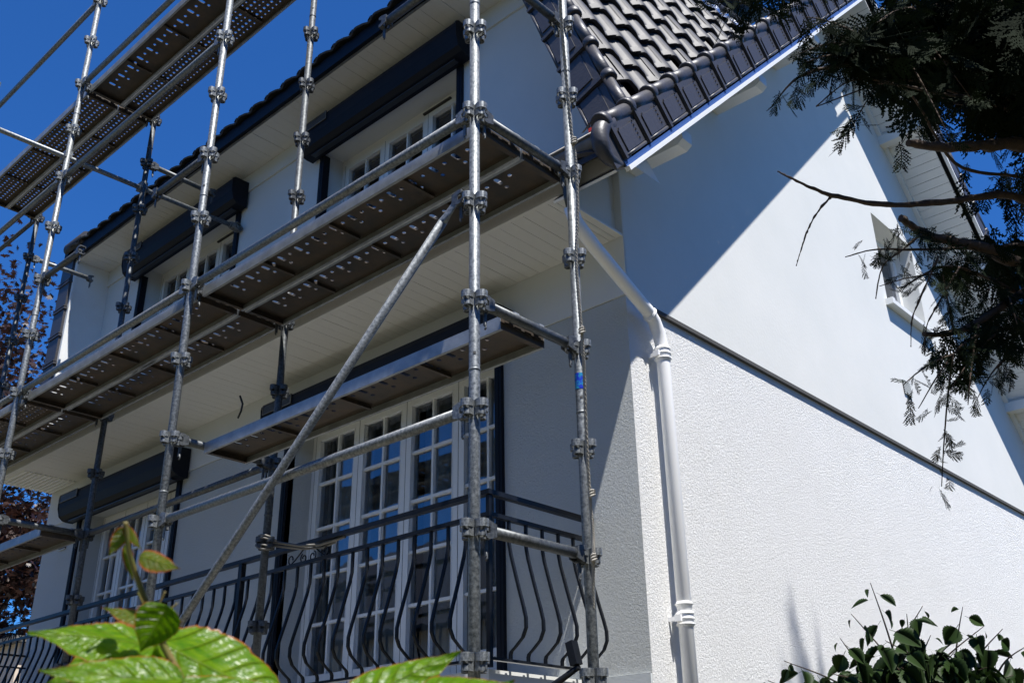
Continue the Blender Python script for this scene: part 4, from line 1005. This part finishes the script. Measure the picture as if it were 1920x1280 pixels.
def build_leaves(lst, name, mt, par, temps=LT, smooth=True, stuff=True):
    Vs, Fs, off = [], [], 0
    for j, (TV, TF) in enumerate(temps):
        g_ = lst[j::len(temps)]
        if not g_: continue
        pos = np.array([s_[0] for s_ in g_]); ay = unit(np.array([s_[1] for s_ in g_])); nz = unit(np.array([s_[2] for s_ in g_]))
        ax = unit(np.cross(ay, nz)); az = np.cross(ax, ay); V, F = scatter(TV, TF, pos, ax, ay, az, [s_[3] for s_ in g_]); Vs.append(V); Fs.append(F + off); off += len(V)
    V = np.concatenate(Vs) - np.array(org(par)); me = npmesh(name, V, np.concatenate(Fs), mt, smooth); o = D.objects.new(name, me); COL.objects.link(o); o.parent = par
    if stuff: o['kind'] = 'stuff'
    return o

# ---- shrub at lower right
sb = at(1760, 1750, 2.9); sb.z = GROUND
shrub = thing('shrub', sb, 'dark leafy shrub with toothed drooping leaves in front of the roughcast gable', 'shrub')
tips = [(1632, 1092, 2.75), (1596, 1150, 2.7), (1575, 1195, 2.65), (1470, 1238, 2.6), (1440, 1275, 2.6), (1805, 1137, 2.8), (1846, 1172, 2.85), (1880, 1178, 2.9), (1925, 1210, 2.9), (1700, 1150, 2.8), (1745, 1190, 2.8), (1660, 1200, 2.7), (1790, 1220, 2.8), (1620, 1240, 2.7), (1560, 1262, 2.65), (1850, 1250, 2.85), (1900, 1265, 2.85), (1690, 1250, 2.75), (1730, 1135, 2.85)]
base = at(1740, 1420, 2.95); lv = []
for i in range(5):
    m = MB(); a = sb + Vector((random.uniform(-.12, .12), random.uniform(-.12, .12), 0)); m.tube([a, a.lerp(base, .5) + Vector((random.uniform(-.05, .05), 0, 0)), base + Vector((random.uniform(-.1, .1), random.uniform(-.1, .1), 0))], [.012, .01, .008], 7); m.build('stem', 'bark', shrub)
for k, tp_ in enumerate(tips):
    T = at(*tp_); b0_ = base + Vector((random.uniform(-.12, .12), random.uniform(-.1, .1), random.uniform(-.05, .05)))
    mid_ = b0_.lerp(T, .5) + Vector((0, 0, random.uniform(.02, .07))); P = smoothpath([b0_, mid_, T], 9)
    m = MB(); m.tube(P, [.0042 - .0034 * i / (len(P) - 1) for i in range(len(P))], 6); m.build('stem', 'bark', shrub)
    L = sum((P[i + 1] - P[i]).length for i in range(len(P) - 1)); n = max(7, int(L / .032))
    for j in range(n):
        t = (j + .6) / n; i = min(int(t * (len(P) - 1)), len(P) - 2); p = P[i].lerp(P[i + 1], t * (len(P) - 1) - i); tg = (P[i + 1] - P[i]).normalized()
        side_ = tg.cross(Vector((0, 0, 1))).normalized() * (1 if j % 2 else -1)
        d = (side_ * .8 + tg * random.uniform(.0, .6) + Vector((0, 0, -random.uniform(.3, 1.3)))).normalized()
        sz = (.105 - .065 * max(0, t - .45) / .55) * random.uniform(.75, 1.15)
        if t > .93: sz = .024
        lv.append((p + d * .008, d, (Vector((random.gauss(0, .5), random.gauss(0, .5), 1)) + r2 * -.4).normalized(), sz))
for _ in range(420):
    u_ = random.gauss(1735, 105); v_ = 1215 + abs(random.gauss(0, 70)) + abs(u_ - 1735) * .28; p = at(u_, v_, random.uniform(2.75, 3.15))
    lv.append((p, Vector((random.gauss(0, .6), random.gauss(0, .6), -.7)).normalized(), Vector((random.gauss(0, .6), random.gauss(0, .6), 1)).normalized(), random.uniform(.05, .095)))
build_leaves(lv, 'foliage', 'shrub', shrub)

# ---- copper maple far left
def star_template():
    pts = []
    for k in range(7):
        a = math.pi / 2 + (k - 3) * .62; pts.append((math.cos(a) * (1 - .1 * abs(k - 3)), math.sin(a) * (1 - .1 * abs(k - 3)) + .1)); 
        if k < 6: a2 = a + .31; pts.append((math.cos(a2) * .45, math.sin(a2) * .45 + .1))
    V = [(0, -.1, 0)] + [(x_, y_, -.18 * (x_ * x_ + y_ * y_)) for x_, y_ in pts]; F = []
    for i in range(1, len(V) - 2, 2): F.append((0, i, i + 1, i + 2))
    return np.array(V, float) * .5, np.array(F)
def crown(c, rad, n, name, mt, par, size, clumps=40, temps=None, hole=.0):
    cl = []
    for _ in range(clumps):
        d = Vector((random.gauss(0, 1), random.gauss(0, 1), random.gauss(0, 1))).normalized() * random.uniform(.45, 1) ** .6
        cl.append((c + Vector((d.x * rad[0], d.y * rad[1], d.z * rad[2])), random.uniform(.14, .30) * max(rad)))
    L_ = []
    for _ in range(n):
        q_, r_ = random.choice(cl); d = Vector((random.gauss(0, .5), random.gauss(0, .5), random.gauss(0, .4))) * r_
        L_.append((q_ + d, Vector((random.gauss(0, 1), random.gauss(0, 1), random.gauss(-.4, .6))).normalized(), Vector((random.gauss(0, .6), random.gauss(0, .6), 1)).normalized(), size * random.uniform(.7, 1.3)))
    return build_leaves(L_, name, mt, par, temps or LT, False), cl
def tree(foot, c, rad, n, mt, size, label, cat='tree', name='tree', clumps=40, temps=None, group=None):
    t = thing(name, foot, label, cat, group); o, cl = crown(c, rad, n, 'crown', mt, t, size, clumps, temps)
    m = MB(); m.tube([foot, foot.lerp(c, .35) + Vector((.1, 0, 0)), foot.lerp(c, .8), c + Vector((0, 0, rad[2] * .6))], [.24, .2, .13, .04], 10); m.build('trunk', 'bark', t)
    m = MB(); bp_ = foot.lerp(c, .6)
    for q_, r_ in cl[::3]: m.tube([bp_, bp_.lerp(q_, .5) + Vector((0, 0, .15)), q_], [.06, .035, .012], 5)
    bo_ = m.build('limb', 'bark', t); bo_['kind'] = 'stuff'
    return t
ST = [star_template()]
c = at(-195, 890, 19.5); tree(Vector((c.x, c.y, GROUND)), c, (2.75, 2.75, 4.7), 26000, 'maple', .16, 'copper leaved maple behind the far end of the house', name='maple_tree', clumps=130, temps=ST)
c = at(-60, 1080, 17.5); tree(Vector((c.x, c.y, GROUND)), c, (1.5, 1.5, 1.25), 9000, 'maple', .15, 'dark low maple boughs under the far eave', name='maple_tree', clumps=60, temps=ST)
# pale neighbouring outbuilding at bottom left
p = at(38, 1204, 14.5)
bld = thing('outbuilding', (p.x - 1.5, p.y + 1, GROUND), 'sunlit beige outbuilding glimpsed through the railing at lower left', 'building')
m = MB(); m.box((p.x - 4, p.y, GROUND), (p.x, p.y + 3, p.z)); m.build('wall', 'beige', bld)
m = MB(); m.box((p.x - 4.2, p.y - .12, p.z + .001), (p.x + .12, p.y + 3.1, p.z + .07)); m.build('roof_edge', 'zinc', bld)

# things across the garden, mirrored in the panes
nb = thing('neighbouring_house', (-24, -19, GROUND), 'pale house with dark roof across the garden, seen only mirrored in the glazed door', 'house')
m = MB(); m.box((-32, -25, GROUND), (-15.5, -16, 2.4)); m.build('wall', 'beige', nb)
m = MB(); m.slab([(-32.5, -15.4, 2.2), (-15, -15.4, 2.2), (-15, -20.5, 6.6), (-32.5, -20.5, 6.6)], (0, 0, .2)); m.slab([(-32.5, -25.6, 2.2), (-15, -25.6, 2.2), (-15, -20.5, 6.6), (-32.5, -20.5, 6.6)], (0, 0, .2)); m.build('roof', 'roofn', nb)
tree(Vector((-11.5, -11.5, GROUND)), Vector((-11.5, -11.5, .3)), (2.2, 2.2, 2.6), 7000, 'oak', .26, 'round green tree across the garden, mirrored low in the glazed door', name='garden_tree', clumps=60)

for k, (x_, y_, h_) in enumerate(((8.6, -2.5, 5.2), (8.9, 1.2, 6.4), (8.4, 5.2, 5.6), (9.0, 9.4, 6.2), (8.2, 13.5, 5.4))):  # unseen tree row, added to block skylight and darken the shaded gable
    tree(Vector((x_, y_, GROUND)), Vector((x_, y_, GROUND + h_ * .56)), (1.7, 2.1, h_ * .48), 3500, 'oak', .34, ('first', 'second', 'third', 'fourth', 'fifth')[k] + ' unseen tree added on the right to hold skylight off the gable', name='garden_tree', clumps=50, group='trees added out of view on the right to screen skylight')
for k, (x_, y_, h_) in enumerate(((-4, -15, 7.5), (1.5, -14, 8.4), (7.5, -12.5, 7.8), (11, -7, 8.2))):  # more unseen trees, added to cut skylight from the horizon
    tree(Vector((x_, y_, GROUND)), Vector((x_, y_, GROUND + h_ * .56)), (2.9, 2.2, h_ * .48), 4200, 'oak', .4, ('first', 'second', 'third', 'fourth')[k] + ' unseen tree added behind the camera to cut low skylight, counted from the left', name='garden_tree', clumps=60, group='trees added behind the camera to cut low skylight')
# ---- creeper in the foreground
vine = thing('creeper_vine', at(300, 1420, .46), 'bright green creeper shoot with red edged leaves close to the lens', 'plant')
def big_leaf(base_, tip_, wdir, width, curl=.12, fold=.18, seed=0, teeth=.035, name='leaf', label=None, mt='creeper'):
    """dense grid leaf; base/tip in world, wdir = direction of the blade's width"""
    r = random.Random(seed); nt_, nw = 44, 9; ay = tip_ - base_; L = ay.length; ay = ay / L; ax = (wdir - ay * wdir.dot(ay)).normalized(); az = ax.cross(ay)
    V, UVs = [], []
    for i in range(nt_ + 1):
        t = i / nt_; w_ = width * (math.sin(math.pi * min(1, t ** .62)) ** .8) * (1 - .15 * t); w_ = max(w_, width * .01)
        if t > .72: w_ *= 1 - .55 * ((t - .72) / .28) ** .8
        saw = 1 + teeth * 2.2 * ((t * 8 + .6 * math.sin(seed + t * 11)) % 1 - .5)
        for j in range(-nw, nw + 1):
            s_ = j / nw; e = abs(s_) ** 6; ww = w_ * (1 + (saw - 1) * e)
            bump_ = .02 * L * math.sin(t * 2 * math.pi * 6.8 - abs(s_) * 9) * (abs(s_) * (1.1 - abs(s_)) * 2) + .02 * L * math.sin(seed + t * 7 + s_ * 4)
            V.append(base_ + ay * (t * L) + ax * (s_ * ww) + az * (abs(s_) * w_ * fold - curl * L * t * t + bump_ * .6)); UVs.append((s_, t * 2 + seed, max(abs(s_), (t - .85) / .15)))
    W_ = 2 * nw + 1; F = [(i * W_ + j, i * W_ + j + 1, (i + 1) * W_ + j + 1, (i + 1) * W_ + j) for i in range(nt_) for j in range(2 * nw)]
    me = npmesh(name, np.array([v - org(vine) for v in V]), np.array(F), mt, True)
    at_ = me.attributes.new('leafuv', 'FLOAT_VECTOR', 'POINT'); at_.data.foreach_set('vector', np.array(UVs, np.float32).ravel())
    o = D.objects.new(name, me); COL.objects.link(o); o.parent = vine
    if label: o['label'] = label
    return o
Dv = .46
def LF(b_, t_, w_, width, db=0, dt=0, **k):
    B_, T_ = at(b_[0], b_[1], Dv + db), at(t_[0], t_[1], Dv + dt); W_ = at(b_[0] + w_[0], b_[1] + w_[1], Dv + db + (w_[2] if len(w_) > 2 else 0)) - B_
    return big_leaf(B_, T_, W_, width * Dv / FPX, **k)
# (width direction as pixel offset + depth) -- the blades lie nearly level, seen a little from below
LF((300, 1208), (52, 1176), (10, 40, -.010), 62, .01, .0, seed=1, curl=-.05)
LF((300, 1215), (84, 1276), (-18, -60, .012), 58, .03, .02, seed=2, curl=.05, label='underlying leaf in half shade')
LF((345, 1275), (70, 1262), (5, -52, .015), 48, -.03, -.03, seed=3, curl=-.02)
LF((292, 1205), (575, 1330), (35, -62, .012), 92, .0, .0, seed=4, curl=.02, label='largest leaf, glossy beside the stem')
LF((290, 1290), (640, 1300), (0, -50, .01), 36, -.02, -.02, seed=5, curl=.0)
LF((315, 1135), (262, 1222), (50, 22, .004), 42, -.015, -.015, seed=6, curl=.02, label='small dark leaf in shade across the stem')
LF((285, 1165), (194, 1131), (8, 40, -.01), 26, -.01, -.01, seed=7, curl=-.1, mt='young')
LF((262, 1040), (336, 1070), (10, -36, .005), 22, -.01, -.01, seed=8, curl=.1, mt='young')
LF((240, 990), (199, 1040), (30, 12, .004), 16, -.01, -.01, seed=9, curl=.15, mt='young')
LF((236, 985), (262, 1032), (20, -8, .004), 12, -.01, -.01, seed=10, curl=.1, mt='young')
LF((238, 1020), (246, 1090), (24, 0, .004), 12, -.005, -.005, seed=11, curl=.1, mt='young')
LF((640, 1320), (866, 1219), (8, -60, .012), 52, .0, .02, seed=12, curl=.0)
LF((790, 1300), (985, 1290), (4, -56, .012), 46, -.02, .0, seed=13, curl=.02)
LF((560, 1330), (880, 1300), (4, -50, .012), 34, -.04, -.02, seed=14, curl=.0)
LF((236, 978), (243, 1008), (14, 0, .004), 9, -.01, -.01, seed=15, curl=.1, mt='young')
LF((700, 1345), (965, 1275), (6, -58, .012), 50, -.01, .01, seed=17, curl=.0)
sp_ = smoothpath([at(235, 978, Dv - .012), at(243, 1035, Dv - .01), at(258, 1085, Dv - .008), at(278, 1140, Dv - .006), at(305, 1205, Dv - .005), at(340, 1275, Dv - .005), at(380, 1380, Dv)], 8)
m = MB(); m.tube(sp_, [.0009 + .0009 * i / len(sp_) for i in range(len(sp_))], 10); m.build('stem', 'stem', vine)
for c_ in ([(292, 1150), (318, 1142), (333, 1130)], [(292, 1150), (300, 1130), (310, 1108)], [(258, 1110), (262, 1118), (275, 1145)]):
    m = MB(); m.tube(smoothpath([at(a, b_, Dv - .01) for a, b_ in c_], 5), .0004, 6); m.build('tendril', 'stem', vine)
m = MB(); g0 = at(380, 1380, Dv); m.tube([g0, Vector((g0.x - .05, g0.y + .1, g0.z - .5)), Vector((g0.x, g0.y + .1, GROUND))], [.002, .004, .006], 8); m.build('stem', 'stem', vine)
